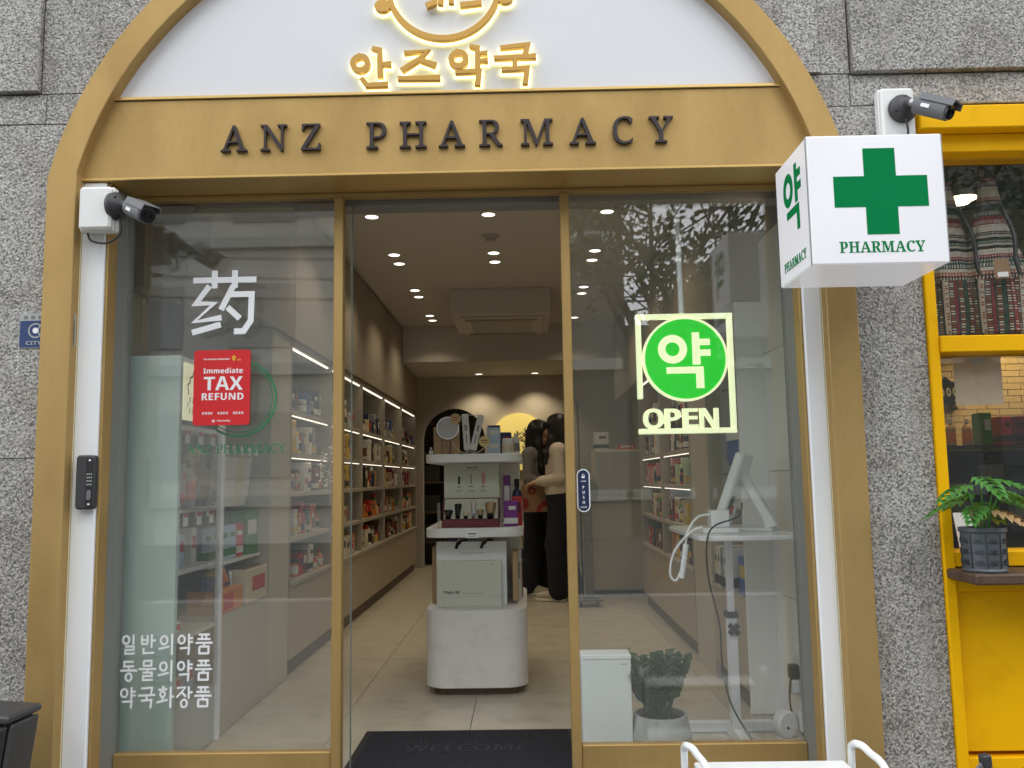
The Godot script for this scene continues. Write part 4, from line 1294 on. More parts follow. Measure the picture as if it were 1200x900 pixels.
	ink.stroke(PackedVector2Array([Vector2(-0.15, -0.03), Vector2(-0.12, -0.03), Vector2(-0.12, -0.05), Vector2(-0.10, -0.05), Vector2(-0.10, -0.07), Vector2(-0.12, -0.07), Vector2(-0.12, -0.095), Vector2(-0.15, -0.095), Vector2(-0.15, -0.07), Vector2(-0.17, -0.07), Vector2(-0.17, -0.05), Vector2(-0.15, -0.05), Vector2(-0.15, -0.03)]), 0.006, 0, 0.0014)
	glyph(ink, "dong", Vector2(-0.02, 0.06), Vector2(0.06, 0.07), 0.007, 0, 0.001)
	glyph(ink, "mul", Vector2(0.05, 0.06), Vector2(0.06, 0.07), 0.007, 0, 0.001)
	glyph(ink, "yak", Vector2(-0.02, -0.02), Vector2(0.06, 0.07), 0.007, 0, 0.001)
	glyph(ink, "pum", Vector2(0.05, -0.02), Vector2(0.06, 0.07), 0.007, 0, 0.001)
	var iv := obj("ink", ink, M.leaf_dark, lb)
	iv.transform = Transform3D(Basis(Vector3.UP, PI / 2), Vector3(0.0003, 0, 0))
	for k in 4:
		for j in 6:
			if k == 1 and j > 3:
				continue
			var y: float = [0.2405, 0.501, 0.761, 1.001][k]
			var c: String = ["white", "grey", "cream", "white", "pale blue", "grey"][(j + k) % 6]
			product("cabinet_carton", [0, 1, 0, 2][(j * 3 + k) % 4], Vector3(-1.44 - 0.07 * (j % 2), y, -0.455 - 0.065 * j), Vector3(0.055, [0.13, 0.10, 0.17, 0.22][k] - 0.02 * (j % 3), 0.055), PI / 2, c, "black" if j % 2 else "red", "black",
				"%s pack, %s from the street on the %s cabinet shelf" % [c, NUM[j], ["lowest", "second", "third", "highest"][k]], "pack", "packs in the window cabinet")
	# goods hanging on the wall behind the kiosk screen
	var hg := thing("pegboard_bay", "dark pegboard bay with hanging socks behind the white kiosk", "display")
	obj("board", B.new().span(Vector3(1.27, 0.50, -1.858), Vector3(1.378, 1.93, -1.15)), mat(0.13, 0.11, 0.09, 0.7), hg)
	obj("base_cabinet", B.new().span(Vector3(1.024, 0.095, -1.858), Vector3(1.378, 0.50, -1.15), 0.003), M.cabinet, hg)
	obj("kick_board", B.new().span(Vector3(1.05, 0.002, -1.858), Vector3(1.378, 0.094, -1.15)), M.kick, hg)
	obj("end_panel", B.new().span(Vector3(1.024, 0.002, -1.149), Vector3(1.378, 1.93, -1.128), 0.002), M.tile_white, hg)
	for r in 2:
		for k in 4:
			var y: float = [1.33, 1.09][r]
			var z := -1.80 + 0.155 * k
			obj("hook", B.new().tube(PackedVector3Array([Vector3(1.269, y + 0.012, z), Vector3(1.09, y + 0.012, z)]), 0.003, 0.003, 6), M.dark_metal, hg)
			var sk := B.new()
			sk.prism(PackedVector2Array([Vector2(-0.045, 0.0), Vector2(-0.045, -0.06), Vector2(-0.055, -0.15), Vector2(-0.02, -0.18), Vector2(0.05, -0.165), Vector2(0.05, -0.10), Vector2(0.04, 0.0)]), -0.012, 0.012, 0.006)
			var o := obj("sock_pack", sk, pal([["blue", "blue", "white", "blue"], ["tan", "white", "cream", "grey"]][r][k]))
			o.transform = Transform3D(Basis(Vector3.UP, -PI / 2 + 0.2), Vector3(1.15, y, z))
			tag(o, "%s sock pack on the %s row, %s from the shelves, behind the kiosk" % [["blue", "pale"][r], ["upper", "lower"][r], NUM[k]], "socks", "sock packs behind the kiosk")
			obj("card", B.new().box(Vector3(0, -0.02, 0.0135), Vector3(0.085, 0.05, 0.002)), M.vinyl_white, o)
	product("blue_box", 0, Vector3(1.13, 0.5006, -1.36), Vector3(0.20, 0.19, 0.12), -PI / 2, "blue", "yellow", "white", "bright blue carton under the kiosk table top, near the white wall", "carton")
	for k in 4:
		product("grey_carton", 1, Vector3(1.10, 0.5006, -1.53 - 0.07 * k), Vector3(0.055, 0.22, 0.16), -PI / 2, ["white", "grey", "white", "cream"][k], "black", "white", "%s carton, %s of the row beside the bright blue carton" % [["white", "grey", "white", "cream"][k], NUM[k]], "carton", "cartons beside the blue carton")
	# reception counter and what stands near it
	var rc := thing("counter", "taupe reception counter at the end of the aisle behind the push label", "counter", Vector3(0.80, 0, -5.3))
	obj("body", B.new().span(Vector3(-0.20, 0.06, -0.9), Vector3(0.56, 0.88, 0.22), 0.004), M.cabinet, rc)
	obj("plinth", B.new().span(Vector3(-0.16, 0.002, -0.86), Vector3(0.56, 0.059, 0.18)), M.kick, rc)
	obj("top_board", B.new().span(Vector3(-0.23, 0.881, -0.92), Vector3(0.56, 0.91, 0.25), 0.004), M.shelf, rc)
	var cb := thing("counter_cabinet", "cream cabinet standing on the reception counter below a small red box", "cabinet", Vector3(0.86, 0.911, -5.35))
	obj("body", B.new().span(Vector3(-0.20, 0, -0.2), Vector3(0.25, 0.44, 0.2), 0.004), pal("cream"), cb)
	obj("door", B.new().span(Vector3(-0.012, 0.02, 0.2005), Vector3(0.24, 0.42, 0.212), 0.002), M.shelf, cb)
	obj("door", B.new().span(Vector3(-0.19, 0.02, 0.2005), Vector3(-0.018, 0.42, 0.212), 0.002), M.shelf, cb)
	product("red_pack", 0, Vector3(0.98, 1.352, -5.3), Vector3(0.16, 0.05, 0.1), 0, "red", "white", "white", "small red pack lying on the cream counter cabinet", "carton")
	product("white_pack", 1, Vector3(0.74, 1.352, -5.3), Vector3(0.14, 0.17, 0.08), 0, "white", "black", "white", "white pack with black band on the cream counter cabinet", "carton")
	var fan := thing("pedestal_device", "grey pedestal device with round head on a caster base behind the push label", "appliance", Vector3(0.54, 0, -4.55))
	obj("column", B.new().span(Vector3(-0.035, 0.07, -0.03), Vector3(0.035, 0.88, 0.03), 0.006), mat(0.12, 0.12, 0.12, 0.5), fan)
	obj("pole", B.new().tube(PackedVector3Array([Vector3(-0.055, 0.08, 0), Vector3(-0.065, 1.75, 0)]), 0.009, 0.007, 8), M.black, fan)
	var hd := obj("head", B.new().lathe(PackedVector2Array([Vector2(0, -0.035), Vector2(0.07, -0.03), Vector2(0.098, 0), Vector2(0.07, 0.03), Vector2(0, 0.035)]), 24, 0.75, 1.3), mat(0.11, 0.105, 0.095, 0.6), fan)
	hd.transform = Transform3D(Basis(Vector3.RIGHT, PI / 2), Vector3(0.02, 0.99, 0))
	obj("base", B.new().span(Vector3(-0.11, 0.045, -0.11), Vector3(0.10, 0.069, 0.11), 0.006), M.cam_grey, fan)
	for k in 2:
		obj("caster", B.new().at(Vector3(-0.08 + 0.14 * k, 0.0225, 0.09), Vector3(0, 0, PI / 2)).lathe(PackedVector2Array([Vector2(0, -0.012), Vector2(0.022, -0.012), Vector2(0.022, 0.012), Vector2(0, 0.012)]), 14), M.black, fan)
	# low shelf behind the two women
	var low := thing("low_shelf", "low wooden shelf of small goods behind the two women", "shelf", Vector3(0.02, 0, -6.9))
	for k in 3:
		obj("shelf_board", B.new().box(Vector3(0, 0.13 + 0.30 * k, 0), Vector3(0.95, 0.03, 0.3), 0.002), pal("tan"), low)
	for s in 2:
		obj("side_panel", B.new().box(Vector3(-0.465 + 0.93 * s, 0.42, 0), Vector3(0.02, 0.84, 0.3)), pal("tan"), low)
	obj("plinth", B.new().box(Vector3(0, 0.058, 0), Vector3(0.9, 0.112, 0.26)), pal("brown"), low)
	var lc := ["yellow", "orange", "red", "maroon", "tan", "yellow", "brown", "navy", "red", "yellow"]
	for k in 10:
		product("low_shelf_carton", k % 2, Vector3(-0.32 + 0.16 * (k % 5), [0.446, 0.1466][k / 5], -6.83), Vector3(0.12, 0.13 + 0.03 * (k % 3), 0.12), 0.1, lc[k], "white", "white", "%s carton, %s along the %s board of the low wooden shelf" % [lc[k], NUM[k % 5], ["upper", "lower"][k / 5]], "carton", "cartons on the low wooden shelf")
	# white blossom spray on a shelf behind the pane edge
	var fl := thing("blossom_spray", "spray of small white blossoms on a shelf beside the gold door stile", "flowers", Vector3(-1.28, 1.041, -2.55))
	var st := B.new()
	var bl2 := B.new()
	for k in 7:
		var tip := Vector3(rng.randf_range(-0.02, 0.08), rng.randf_range(0.02, 0.30), rng.randf_range(-0.08, 0.12))
		st.tube(PackedVector3Array([Vector3(-0.03, 0, 0), tip * 0.5 + Vector3(0, 0.05, 0), tip]), 0.0025, 0.0015, 5)
		for m in 9:
			var c := tip + Vector3(rng.randfn(0, 0.02), rng.randfn(0, 0.02), rng.randfn(0, 0.03))
			bl2.at(c, Vector3(rng.randf() * 6, rng.randf() * 6, 0)).lathe(PackedVector2Array([Vector2(0, -0.002), Vector2(0.011, 0.002), Vector2(0.006, 0.006), Vector2(0, 0.004)]), 6)
	obj("stem", st, M.leaf, fl)
	obj("blossom", bl2, M.vinyl_white, fl).set_meta("kind", "stuff")

func island() -> void:
	var t := thing("display_island", "rounded pale display island with two shelves in the middle of the doorway", "display stand", Vector3(-0.265, 0, -2.0))
	# plan in x, z: drawn as a polygon and extruded upwards
	var up := Basis(Vector3.RIGHT, -PI / 2)
	var body := obj("body", B.new().prism(round_rect(0.53, 0.95, 0.12, 8), 0.04, 0.43, 0.004), M.island, t)
	body.basis = up
	var pl := obj("plinth", B.new().prism(round_rect(0.44, 0.86, 0.05, 5), 0.002, 0.0395), M.kick, t)
	pl.basis = up
	obj("column", B.new().span(Vector3(-0.13, 0.431, -0.45), Vector3(0.235, 0.795, -0.02), 0.003), M.island, t)
	obj("column", B.new().span(Vector3(-0.20, 0.846, -0.45), Vector3(0.235, 1.185, -0.10), 0.003), M.island, t)
	var s1 := obj("shelf_board", B.new().prism(round_rect(0.515, 0.92, 0.09, 7), 0.796, 0.845, 0.004), M.island, t)
	s1.basis = up
	s1.position = Vector3(-0.005, 0, 0.0)
	var s2 := obj("shelf_board", B.new().prism(round_rect(0.515, 0.92, 0.09, 7), 1.186, 1.230, 0.004), M.island, t)
	s2.basis = up
	s2.position = Vector3(-0.005, 0, 0.0)
	var tag1 := thing("price_tag", "small white price tag on the front edge of the island's middle shelf", "price tag", Vector3(-0.278, 0.812, -1.535))
	obj("card", B.new().box(Vector3(0, 0, 0), Vector3(0.066, 0.036, 0.0015)), M.vinyl_white, tag1)
	obj("print", B.new().box(Vector3(0, 0.004, 0.001), Vector3(0.045, 0.006, 0.0005)).box(Vector3(0, -0.008, 0.001), Vector3(0.034, 0.003, 0.0005)), M.black, tag1)
	var zb := -1.66
	# white paper bag and cream carton on the body
	var bag := thing("paper_bag", "white paper carrier bag with black ribbon handles on the island", "bag", Vector3(-0.29, 0.4305, zb))
	obj("body", B.new().span(Vector3(-0.19, 0, -0.10), Vector3(0.185, 0.335, -0.02), 0.002), M.white_gloss, bag)
	for k in 2:
		obj("handle", B.new().tube(PackedVector3Array([Vector3(-0.085 + 0.135 * k, 0.30, -0.016), Vector3(-0.075 + 0.135 * k, 0.325, -0.012), Vector3(-0.05 + 0.135 * k, 0.338, -0.04), Vector3(-0.03 + 0.135 * k, 0.336, -0.07)]), 0.009, 0.011, 7), M.black, bag)
	text("letters", "SKIN CARE SOLUTION", sans, 0.006, Vector3(0.0, 0.275, -0.0195), 0.0006, M.gasket, bag, Basis(), 0.12)
	var cb := thing("cream_carton", "cream carton with small black lettering leaning in front of the white paper bag", "carton", Vector3(-0.30, 0.4305, zb + 0.012))
	obj("box", B.new().span(Vector3(-0.172, 0, -0.028), Vector3(0.168, 0.238, 0.012), 0.002), mat(0.60, 0.62, 0.52, 0.6), cb)
	text("letters", "*Reju-AB", sans_bold, 0.020, Vector3(-0.098, 0.074, 0.0126), 0.0006, M.black, cb)
	text("letters", "cosmetic set for daily skin repair", sans, 0.006, Vector3(0.015, 0.070, 0.0126), 0.0006, M.gasket, cb, Basis(), 0.10)
	text("letters", "REJU-AB", sans_bold, 0.005, Vector3(0.115, 0.218, 0.0126), 0.0006, M.gasket, cb)
	obj("print_line", B.new().box(Vector3(0.0, 0.052, 0.0124), Vector3(0.334, 0.0012, 0.0004)).box(Vector3(-0.142, 0.12, 0.0124), Vector3(0.0012, 0.234, 0.0004)), M.plaque_grey, cb)
	for k in 3:
		var o := obj("kraft_carton", B.new().box(Vector3(0, 0.15, 0), Vector3(0.03, 0.30 - 0.02 * k, 0.22), 0.002), pal(["tan", "brown", "tan"][k]), self)
		o.position = Vector3(-0.505 - 0.03 * k, 0.4305 if k == 0 else 0.4305, -1.86 - 0.02 * k)
		o.position.x = -0.495 + 0.033 * k - 0.005
		o.position.z = -1.90
		if k == 2:
			o.position = Vector3(-0.06, 0.4305, -1.80)
		tag(o, ["kraft carton standing outermost behind the white paper bag", "dark brown carton between the kraft carton and the white paper bag", "tan carton standing behind the white bag's other edge"][k], "carton")
	for k in 3:
		product("slim_carton", 0, Vector3(-0.055 + 0.004 * k, 0.4305, -1.90 - 0.05 * k), Vector3(0.05, 0.26 - 0.05 * k, 0.04), 0.1, ["white", "tan", "maroon"][k], "grey", "white", "slim %s carton beside the white paper bag, %s from the front" % [["white", "tan", "maroon"][k], NUM[k]], "carton")
	# opened gift box on the middle shelf
	var g := thing("gift_box", "opened maroon gift box with cream lid showing small cosmetics on the middle shelf", "box", Vector3(-0.29, 0.8455, -1.64))
	obj("lid", B.new().at(Vector3(0, 0.150, -0.075), Vector3(-0.06, 0, 0)).span(Vector3(-0.150, 0, -0.012), Vector3(0.150, 0.188, 0.0), 0.002), mat(0.58, 0.60, 0.48, 0.6), g)
	var tray := obj("tray", B.new().span(Vector3(-0.152, 0.0, -0.07), Vector3(0.150, 0.042, 0.06), 0.002), pal("maroon"), g)
	obj("liner", B.new().at(Vector3(0, 0.043, 0.03), Vector3(-0.62, 0, 0)).span(Vector3(-0.142, 0.0, -0.004), Vector3(0.142, 0.125, 0.004)), mat(0.55, 0.55, 0.44, 0.7), g)
	obj("tray_rim", B.new().span(Vector3(-0.156, 0.135, -0.074), Vector3(0.154, 0.150, -0.060)).span(Vector3(-0.156, 0.0425, -0.074), Vector3(-0.148, 0.1345, -0.05)).span(Vector3(0.146, 0.0425, -0.074), Vector3(0.154, 0.1345, -0.05)), pal("maroon"), g)
	var spec := [[-0.118, 0.045, 0.024, "black"], [-0.068, 0.085, 0.019, "black"], [-0.025, 0.03, 0.016, "cream"], [0.015, 0.10, 0.014, "white"], [0.052, 0.045, 0.020, "tan"], [0.105, 0.090, 0.030, "tan"]]
	for q in spec:
		var b := B.new().at(Vector3(q[0], 0.052, 0.045), Vector3(-0.62, 0, 0))
		b.lathe(PackedVector2Array([Vector2(0, 0), Vector2(q[2] * 0.62, 0), Vector2(q[2] * 0.62, q[1] * 0.18)]), 14)
		var c := B.new().at(Vector3(q[0], 0.052, 0.045), Vector3(-0.62, 0, 0))
		c.lathe(PackedVector2Array([Vector2(q[2] * 0.6, q[1] * 0.181), Vector2(q[2] * 0.75, q[1] * 0.4), Vector2(q[2], q[1] * 0.97), Vector2(0, q[1])]), 14, 1.0, 0.5)
		var tb := obj("cosmetic_tube", c, pal(q[3]), g)
		obj("cap", b, M.black if q[3] != "white" else pal("grey"), tb)
	text("letters", "*Reju-AB", sans_bold, 0.014, Vector3(0.0, 0.314, -0.084), 0.0008, M.black, g, Basis(Vector3.RIGHT, -0.06))
	text("letters", "a daily routine for tired skin", sans, 0.006, Vector3(0.0, 0.301, -0.083), 0.0008, M.gasket, g, Basis(Vector3.RIGHT, -0.06), 0.1)
	for k in 3:
		var pr := B.new().at(Vector3(-0.068 + 0.066 * k, 0.226, -0.0785), Vector3(-0.06, 0, 0))
		var hh: float = [0.042, 0.055, 0.058][k]
		pr.prism(PackedVector2Array([Vector2(-[0.006, 0.003, 0.008][k], 0), Vector2([0.006, 0.003, 0.008][k], 0), Vector2([0.006, 0.003, 0.011][k], hh), Vector2(-[0.006, 0.003, 0.011][k], hh)]), 0, 0.0008)
		obj("printed_tube", pr, pal(["black", "grey", "pink"][k]), g)
		obj("print_line", B.new().at(Vector3(-0.068 + 0.066 * k, 0.209, -0.0775), Vector3(-0.06, 0, 0)).box(Vector3(0, 0.003, 0), Vector3(0.022, 0.005, 0.0008)).box(Vector3(0, -0.016, 0), Vector3(0.03, 0.002, 0.0008)).box(Vector3(0, -0.024, 0), Vector3(0.034, 0.002, 0.0008)), M.gasket, g)
	var ac := thing("acrylic_stand", "clear acrylic upright beside the opened gift box", "stand", Vector3(-0.29, 0.8455, -1.62))
	for k in 2:
		obj("side_pane", B.new().span(Vector3(-0.172 + 0.330 * k, 0, -0.07), Vector3(-0.168 + 0.330 * k, 0.13, 0.06)), M.glass, ac)
	product("purple_carton", 1, Vector3(-0.078, 0.8455, -1.66), Vector3(0.075, 0.135, 0.05), 0, "purple", "white", "white", "purple carton with white dots beside the opened gift box", "carton")
	product("red_carton", 0, Vector3(-0.045, 0.8455, -1.745), Vector3(0.055, 0.155, 0.06), 0, "red", "maroon", "white", "bright red carton behind the purple carton", "carton")
	product("purple_back_carton", 0, Vector3(-0.10, 0.8455, -1.80), Vector3(0.04, 0.27, 0.05), 0, "purple", "white", "white", "tall purple carton just behind the gift box lid", "carton")
	product("dark_bottle", 2, Vector3(-0.045, 0.8455, -1.86), Vector3(0.06, 0.25, 0.06), 0, "navy", "pale blue", "black", "dark bottle behind the bright red carton", "bottle")
	# on the top shelf
	var y := 1.2305
	for k in 3:
		product("kraft_box", 0, Vector3(-0.468 + 0.046 * k, y, -1.70), Vector3(0.044, 0.150 - 0.006 * k, 0.06), 0.0, ["tan", "tan", "tan"][k], "tan", "white", "tan kraft box, %s from the aisle wall on the island's top shelf" % NUM[k], "box", "kraft boxes on the top shelf")
	var mr := thing("hand_mirror", "round chrome mirror on a thin stand before the kraft boxes", "mirror", Vector3(-0.408, y, -1.625))
	obj("rim", B.new().annulus(Vector2(0, 0.142), Vector2.ONE * 0.055, Vector2.ONE * 0.061, -0.006, 0.006, 0, TAU, 36), mat(0.6, 0.58, 0.55, 0.25, 0.8), mr)
	obj("face", B.new().annulus(Vector2(0, 0.142), Vector2.ZERO, Vector2.ONE * 0.0548, -0.003, 0.003, 0, TAU, 36), mat(0.40, 0.38, 0.36, 0.35, 0.5), mr)
	obj("stem", B.new().tube(PackedVector3Array([Vector3(0, 0.004, 0), Vector3(0, 0.081, 0)]), 0.006, 0.005, 10), mat(0.3, 0.25, 0.22, 0.4, 0.4), mr)
	obj("base", B.new().lathe(PackedVector2Array([Vector2(0.035, 0.0), Vector2(0.033, 0.004), Vector2(0, 0.005)]), 24), mat(0.3, 0.25, 0.22, 0.4, 0.4), mr)
	for k in 2:
		var dk := obj("round_card", B.new().annulus(Vector2.ZERO, Vector2.ZERO, Vector2.ONE * 0.029, -0.001, 0.001, 0, TAU, 28), mat(0.55, 0.38, 0.20, 0.5) if k == 0 else mat(0.6, 0.48, 0.20, 0.5), self)
		dk.position = Vector3([-0.366, -0.212][k], y + [0.190, 0.066][k], [-1.608, -1.600][k])
		tag(dk, ["round tan promotional card clipped at the top of the chrome mirror", "round golden card before the wire ring, under the two white tubes"][k], "card")
		obj("print", B.new().box(Vector3(0, 0.006, 0.0014), Vector3(0.036, 0.006, 0.0004)).box(Vector3(0, -0.006, 0.0014), Vector3(0.030, 0.004, 0.0004)), mat(0.35, 0.08, 0.03, 0.5), dk)
	var rg := thing("wire_ring", "large thin ring stand around the two white tubes", "stand", Vector3(-0.292, y, -1.66))
	obj("ring", B.new().annulus(Vector2(0, 0.108), Vector2.ONE * 0.103, Vector2.ONE * 0.1075, -0.003, 0.003, 0, TAU, 48), mat(0.5, 0.42, 0.33, 0.3, 0.6), rg)
	for k in 2:
		var tb := thing("cosmetic_tube", ["white cosmetic tube standing upright, nearer the chrome mirror", "white cosmetic tube tilting toward the pale blue cartons"][k], "tube", Vector3([-0.305, -0.275][k], y + 0.022, -1.635))
		tb.rotation = Vector3(0, 0, [0.06, -0.24][k])
		obj("body", B.new().span(Vector3(-0.018, 0.0, -0.012), Vector3(0.018, 0.195, 0.012), 0.004), pal("white"), tb)
		obj("print", B.new().box(Vector3(0, 0.12, 0.0125), Vector3(0.012, 0.035, 0.0006)).box(Vector3(0, 0.06, 0.0125), Vector3(0.006, 0.05, 0.0006)), pal("grey"), tb)
		obj("cap", B.new().span(Vector3(-0.012, -0.014, -0.010), Vector3(0.012, -0.0005, 0.010), 0.003), pal("grey"), tb)
	for k in 2:
		product("pale_carton", 0, Vector3(-0.165, y + 0.0725 * k, -1.69), Vector3(0.072, 0.072, 0.06), 0, "pale blue", "white", "white", ["lower pale blue carton of the pair on the top shelf", "upper pale blue carton of the pair, below the navy lid"][k], "carton")
	product("navy_lid", 0, Vector3(-0.165, y + 0.1455, -1.69), Vector3(0.07, 0.010, 0.058), 0, "navy", "navy", "white", "thin navy lid lying on the pale blue cartons", "lid")
	product("white_jar", 3, Vector3(-0.088, y, -1.665), Vector3(0.066, 0.082, 0.066), 0, "white", "cream", "white", "white screw top jar on the island's top shelf", "jar")
	product("back_carton", 1, Vector3(-0.105, y, -1.76), Vector3(0.07, 0.12, 0.05), 0, "navy", "red", "white", "navy and red carton behind the white jar", "carton")
	product("small_bottle", 2, Vector3(-0.045, y, -1.72), Vector3(0.04, 0.11, 0.04), 0, "white", "grey", "white", "small white bottle at the shelf end beside the jar", "bottle")
	product("glass_vial", 2, Vector3(-0.500, y, -1.64), Vector3(0.022, 0.04, 0.022), 0, "grey", "white", "white", "tiny grey vial at the top shelf corner beside the kraft boxes", "bottle")
	# doormat
	var m := thing("doormat", "dark navy ribbed doormat lying across the threshold", "doormat", Vector3(-0.258, 0.0005, -0.44))
	obj("border", B.new().box(Vector3(0, 0.004, 0), Vector3(0.91, 0.007, 0.97), 0.002), M.mat_edge, m)
	obj("pile", B.new().box(Vector3(0, 0.0095, 0), Vector3(0.85, 0.0035, 0.91), 0.001), M.mat, m)
	text("letters", "WELCOME", sans_bold, 0.09, Vector3(0.0, 0.0118, -0.22), 0.0012, mat(0.0235, 0.0235, 0.036, 0.95), m, Basis(Vector3.RIGHT, -PI / 2), 0.50)

func window_things() -> void:
	# standing table with kiosk
	var t := thing("standing_table", "white height adjustable table standing behind the glass", "table", Vector3(0.88, 0, -0.80))
	var top := obj("table_top", B.new().prism(round_rect(0.41, 0.76, 0.05, 6), 0.842, 0.862, 0.004), M.white_gloss, t)
	top.basis = Basis(Vector3.RIGHT, -PI / 2)
	top.position = Vector3(0.0, 0, 0.0)
	obj("post", B.new().span(Vector3(-0.037, 0.05, 0.02), Vector3(0.002, 0.50, 0.06), 0.002), M.white_paint, t)
	obj("inner_post", B.new().span(Vector3(-0.031, 0.5005, 0.025), Vector3(-0.004, 0.8415, 0.055), 0.002), M.white_paint, t)
	obj("clamp", B.new().span(Vector3(-0.044, 0.50, 0.012), Vector3(0.008, 0.525, 0.068), 0.003), M.cam_dark, t)
	var kb := B.new()
	for k in 2:
		kb.stroke(PackedVector2Array([Vector2.from_angle(PI / 4 + PI / 2 * k) * 0.027, Vector2.from_angle(PI / 4 + PI / 2 * k + PI) * 0.027]), 0.02, 0, 0.022 + 0.001 * k, -1, 0.003)
	var kn := obj("knob", kb, M.cam_dark, t)
	kn.position = Vector3(-0.016, 0.455, 0.062)
	obj("foot_bar", B.new().span(Vector3(-0.31, 0.003, -0.10), Vector3(0.17, 0.045, -0.06), 0.003), M.white_paint, t)
	obj("foot", B.new().span(Vector3(-0.036, 0.003, -0.0595), Vector3(0.002, 0.048, 0.24), 0.003), M.white_paint, t)
	var ks := thing("kiosk_screen", "white kiosk screen seen from behind, leaning on the table's stand", "screen", Vector3(0.94, 0.8625, -0.78))
	ks.rotation.y = -0.42
	obj("base_plate", B.new().span(Vector3(-0.10, 0, -0.09), Vector3(0.13, 0.012, 0.09), 0.004), M.white_gloss, ks)
	obj("arm", B.new().stroke(PackedVector2Array([Vector2(0.118, 0.012), Vector2(0.10, 0.06), Vector2(0.0, 0.245)]), 0.050, -0.05, 0.05, 0.030, 0.005), M.white_gloss, ks)
	obj("panel", B.new().at(Vector3(-0.045, 0.175, 0), Vector3(0, 0, -0.36)).span(Vector3(-0.012, -0.165, -0.13), Vector3(0.026, 0.165, 0.13), 0.008), M.white_gloss, ks)
	obj("display", B.new().at(Vector3(-0.045, 0.175, 0), Vector3(0, 0, -0.36)).span(Vector3(-0.0135, -0.15, -0.118), Vector3(-0.0122, 0.15, 0.118)), mat(0.02, 0.02, 0.025, 0.1), ks)
	obj("port", B.new().at(Vector3(-0.045, 0.175, 0), Vector3(0, 0, -0.36)).span(Vector3(0.0262, -0.075, 0.04), Vector3(0.032, -0.02, 0.09)), M.black, ks)
	obj("plug", B.new().at(Vector3(-0.045, 0.175, 0), Vector3(0, 0, -0.36)).span(Vector3(0.0325, -0.10, 0.05), Vector3(0.042, -0.06, 0.075), 0.002), pal("red"), ks)
	var pr := thing("card_reader", "white card reader box on the table beside the kiosk", "card reader", Vector3(0.765, 0.8625, -0.62))
	obj("body", B.new().span(Vector3(-0.045, 0.0, -0.06), Vector3(0.10, 0.022, 0.06), 0.005), M.white_gloss, pr)
	obj("tower", B.new().span(Vector3(-0.005, 0.0225, -0.05), Vector3(0.070, 0.092, 0.03), 0.005), M.white_gloss, pr)
	var cc := thing("white_cable", "white cable looping over the table edge from the card reader", "cable", Vector3(0.765, 0.8625, -0.62))
	obj("loop", B.new().tube(curve(PackedVector3Array([Vector3(-0.006, 0.075, 0.0), Vector3(-0.06, 0.065, 0.02), Vector3(-0.105, 0.01, 0.04), Vector3(-0.125, -0.08, 0.05), Vector3(-0.145, -0.155, 0.05), Vector3(-0.165, -0.185, 0.05), Vector3(-0.185, -0.155, 0.05), Vector3(-0.165, -0.07, 0.05), Vector3(-0.10, 0.005, 0.055), Vector3(-0.05, 0.028, 0.058)])), 0.005, 0.005, 8), M.white_gloss, cc)
	obj("grip", B.new().tube(PackedVector3Array([Vector3(-0.117, -0.04, 0.056), Vector3(-0.140, -0.175, 0.056)]), 0.012, 0.011, 10), M.white_gloss, cc)
	var bc := thing("black_cable", "thin black cable hanging from the kiosk down to the floor", "cable", Vector3(0, 0, 0))
	obj("cord", B.new().tube(curve(PackedVector3Array([Vector3(0.905, 0.98, -0.66), Vector3(0.86, 0.93, -0.56), Vector3(0.74, 0.90, -0.45), Vector3(0.70, 0.84, -0.41), Vector3(0.705, 0.70, -0.43), Vector3(0.755, 0.52, -0.50), Vector3(0.77, 0.36, -0.55), Vector3(0.80, 0.20, -0.56), Vector3(0.86, 0.08, -0.50), Vector3(0.90, 0.01, -0.42)])), 0.0035, 0.0035, 7), M.black, bc)
	# sockets
	var so := thing("wall_socket", "white wall socket plate with a black plug on the white side wall", "socket", Vector3(1.1545, 0.235, -0.80))
	obj("plate", B.new().span(Vector3(-0.008, -0.075, -0.06), Vector3(-0.0005, 0.085, 0.06), 0.002), M.white_plastic, so)
	obj("plug", B.new().span(Vector3(-0.05, 0.0, -0.02), Vector3(-0.0085, 0.06, 0.02), 0.006), M.black, so)
	obj("plug", B.new().span(Vector3(-0.05, -0.06, -0.02), Vector3(-0.0085, -0.002, 0.02), 0.006), M.white_plastic, so)
	obj("cord", B.new().tube(curve(PackedVector3Array([Vector3(-0.045, 0.02, 0.015), Vector3(-0.06, -0.08, 0.03), Vector3(-0.05, -0.16, 0.06), Vector3(-0.02, -0.225, 0.16)])), 0.004, 0.004, 7), M.black, so)
	var ad := thing("power_adapter", "round white power adapter with plugs low on the side wall", "adapter", Vector3(1.045, 0.085, -0.68))
	obj("body", B.new().at(Vector3.ZERO, Vector3(PI / 2, 0.25, 0)).lathe(PackedVector2Array([Vector2(0, -0.03), Vector2(0.042, -0.03), Vector2(0.050, -0.02), Vector2(0.050, 0.02), Vector2(0.042, 0.03), Vector2(0, 0.03)]), 26, 0.9, 1.15), M.white_gloss, ad)
	obj("plug", B.new().span(Vector3(0.052, -0.03, -0.03), Vector3(0.095, 0.05, 0.03), 0.008), M.white_plastic, ad)
	obj("indicator", B.new().at(Vector3(0.002, -0.008, 0.0312)).annulus(Vector2.ZERO, Vector2.ZERO, Vector2.ONE * 0.006, 0, 0.002, 0, TAU, 14), pal("navy"), ad)
	obj("stand", B.new().span(Vector3(-0.03, -0.0845, -0.03), Vector3(0.06, -0.052, 0.03), 0.004), M.white_plastic, ad)
	var nt := thing("wall_notice", "small grey printed notice low on the white side wall by the glass", "notice", Vector3(1.1543, 0.10, -0.47))
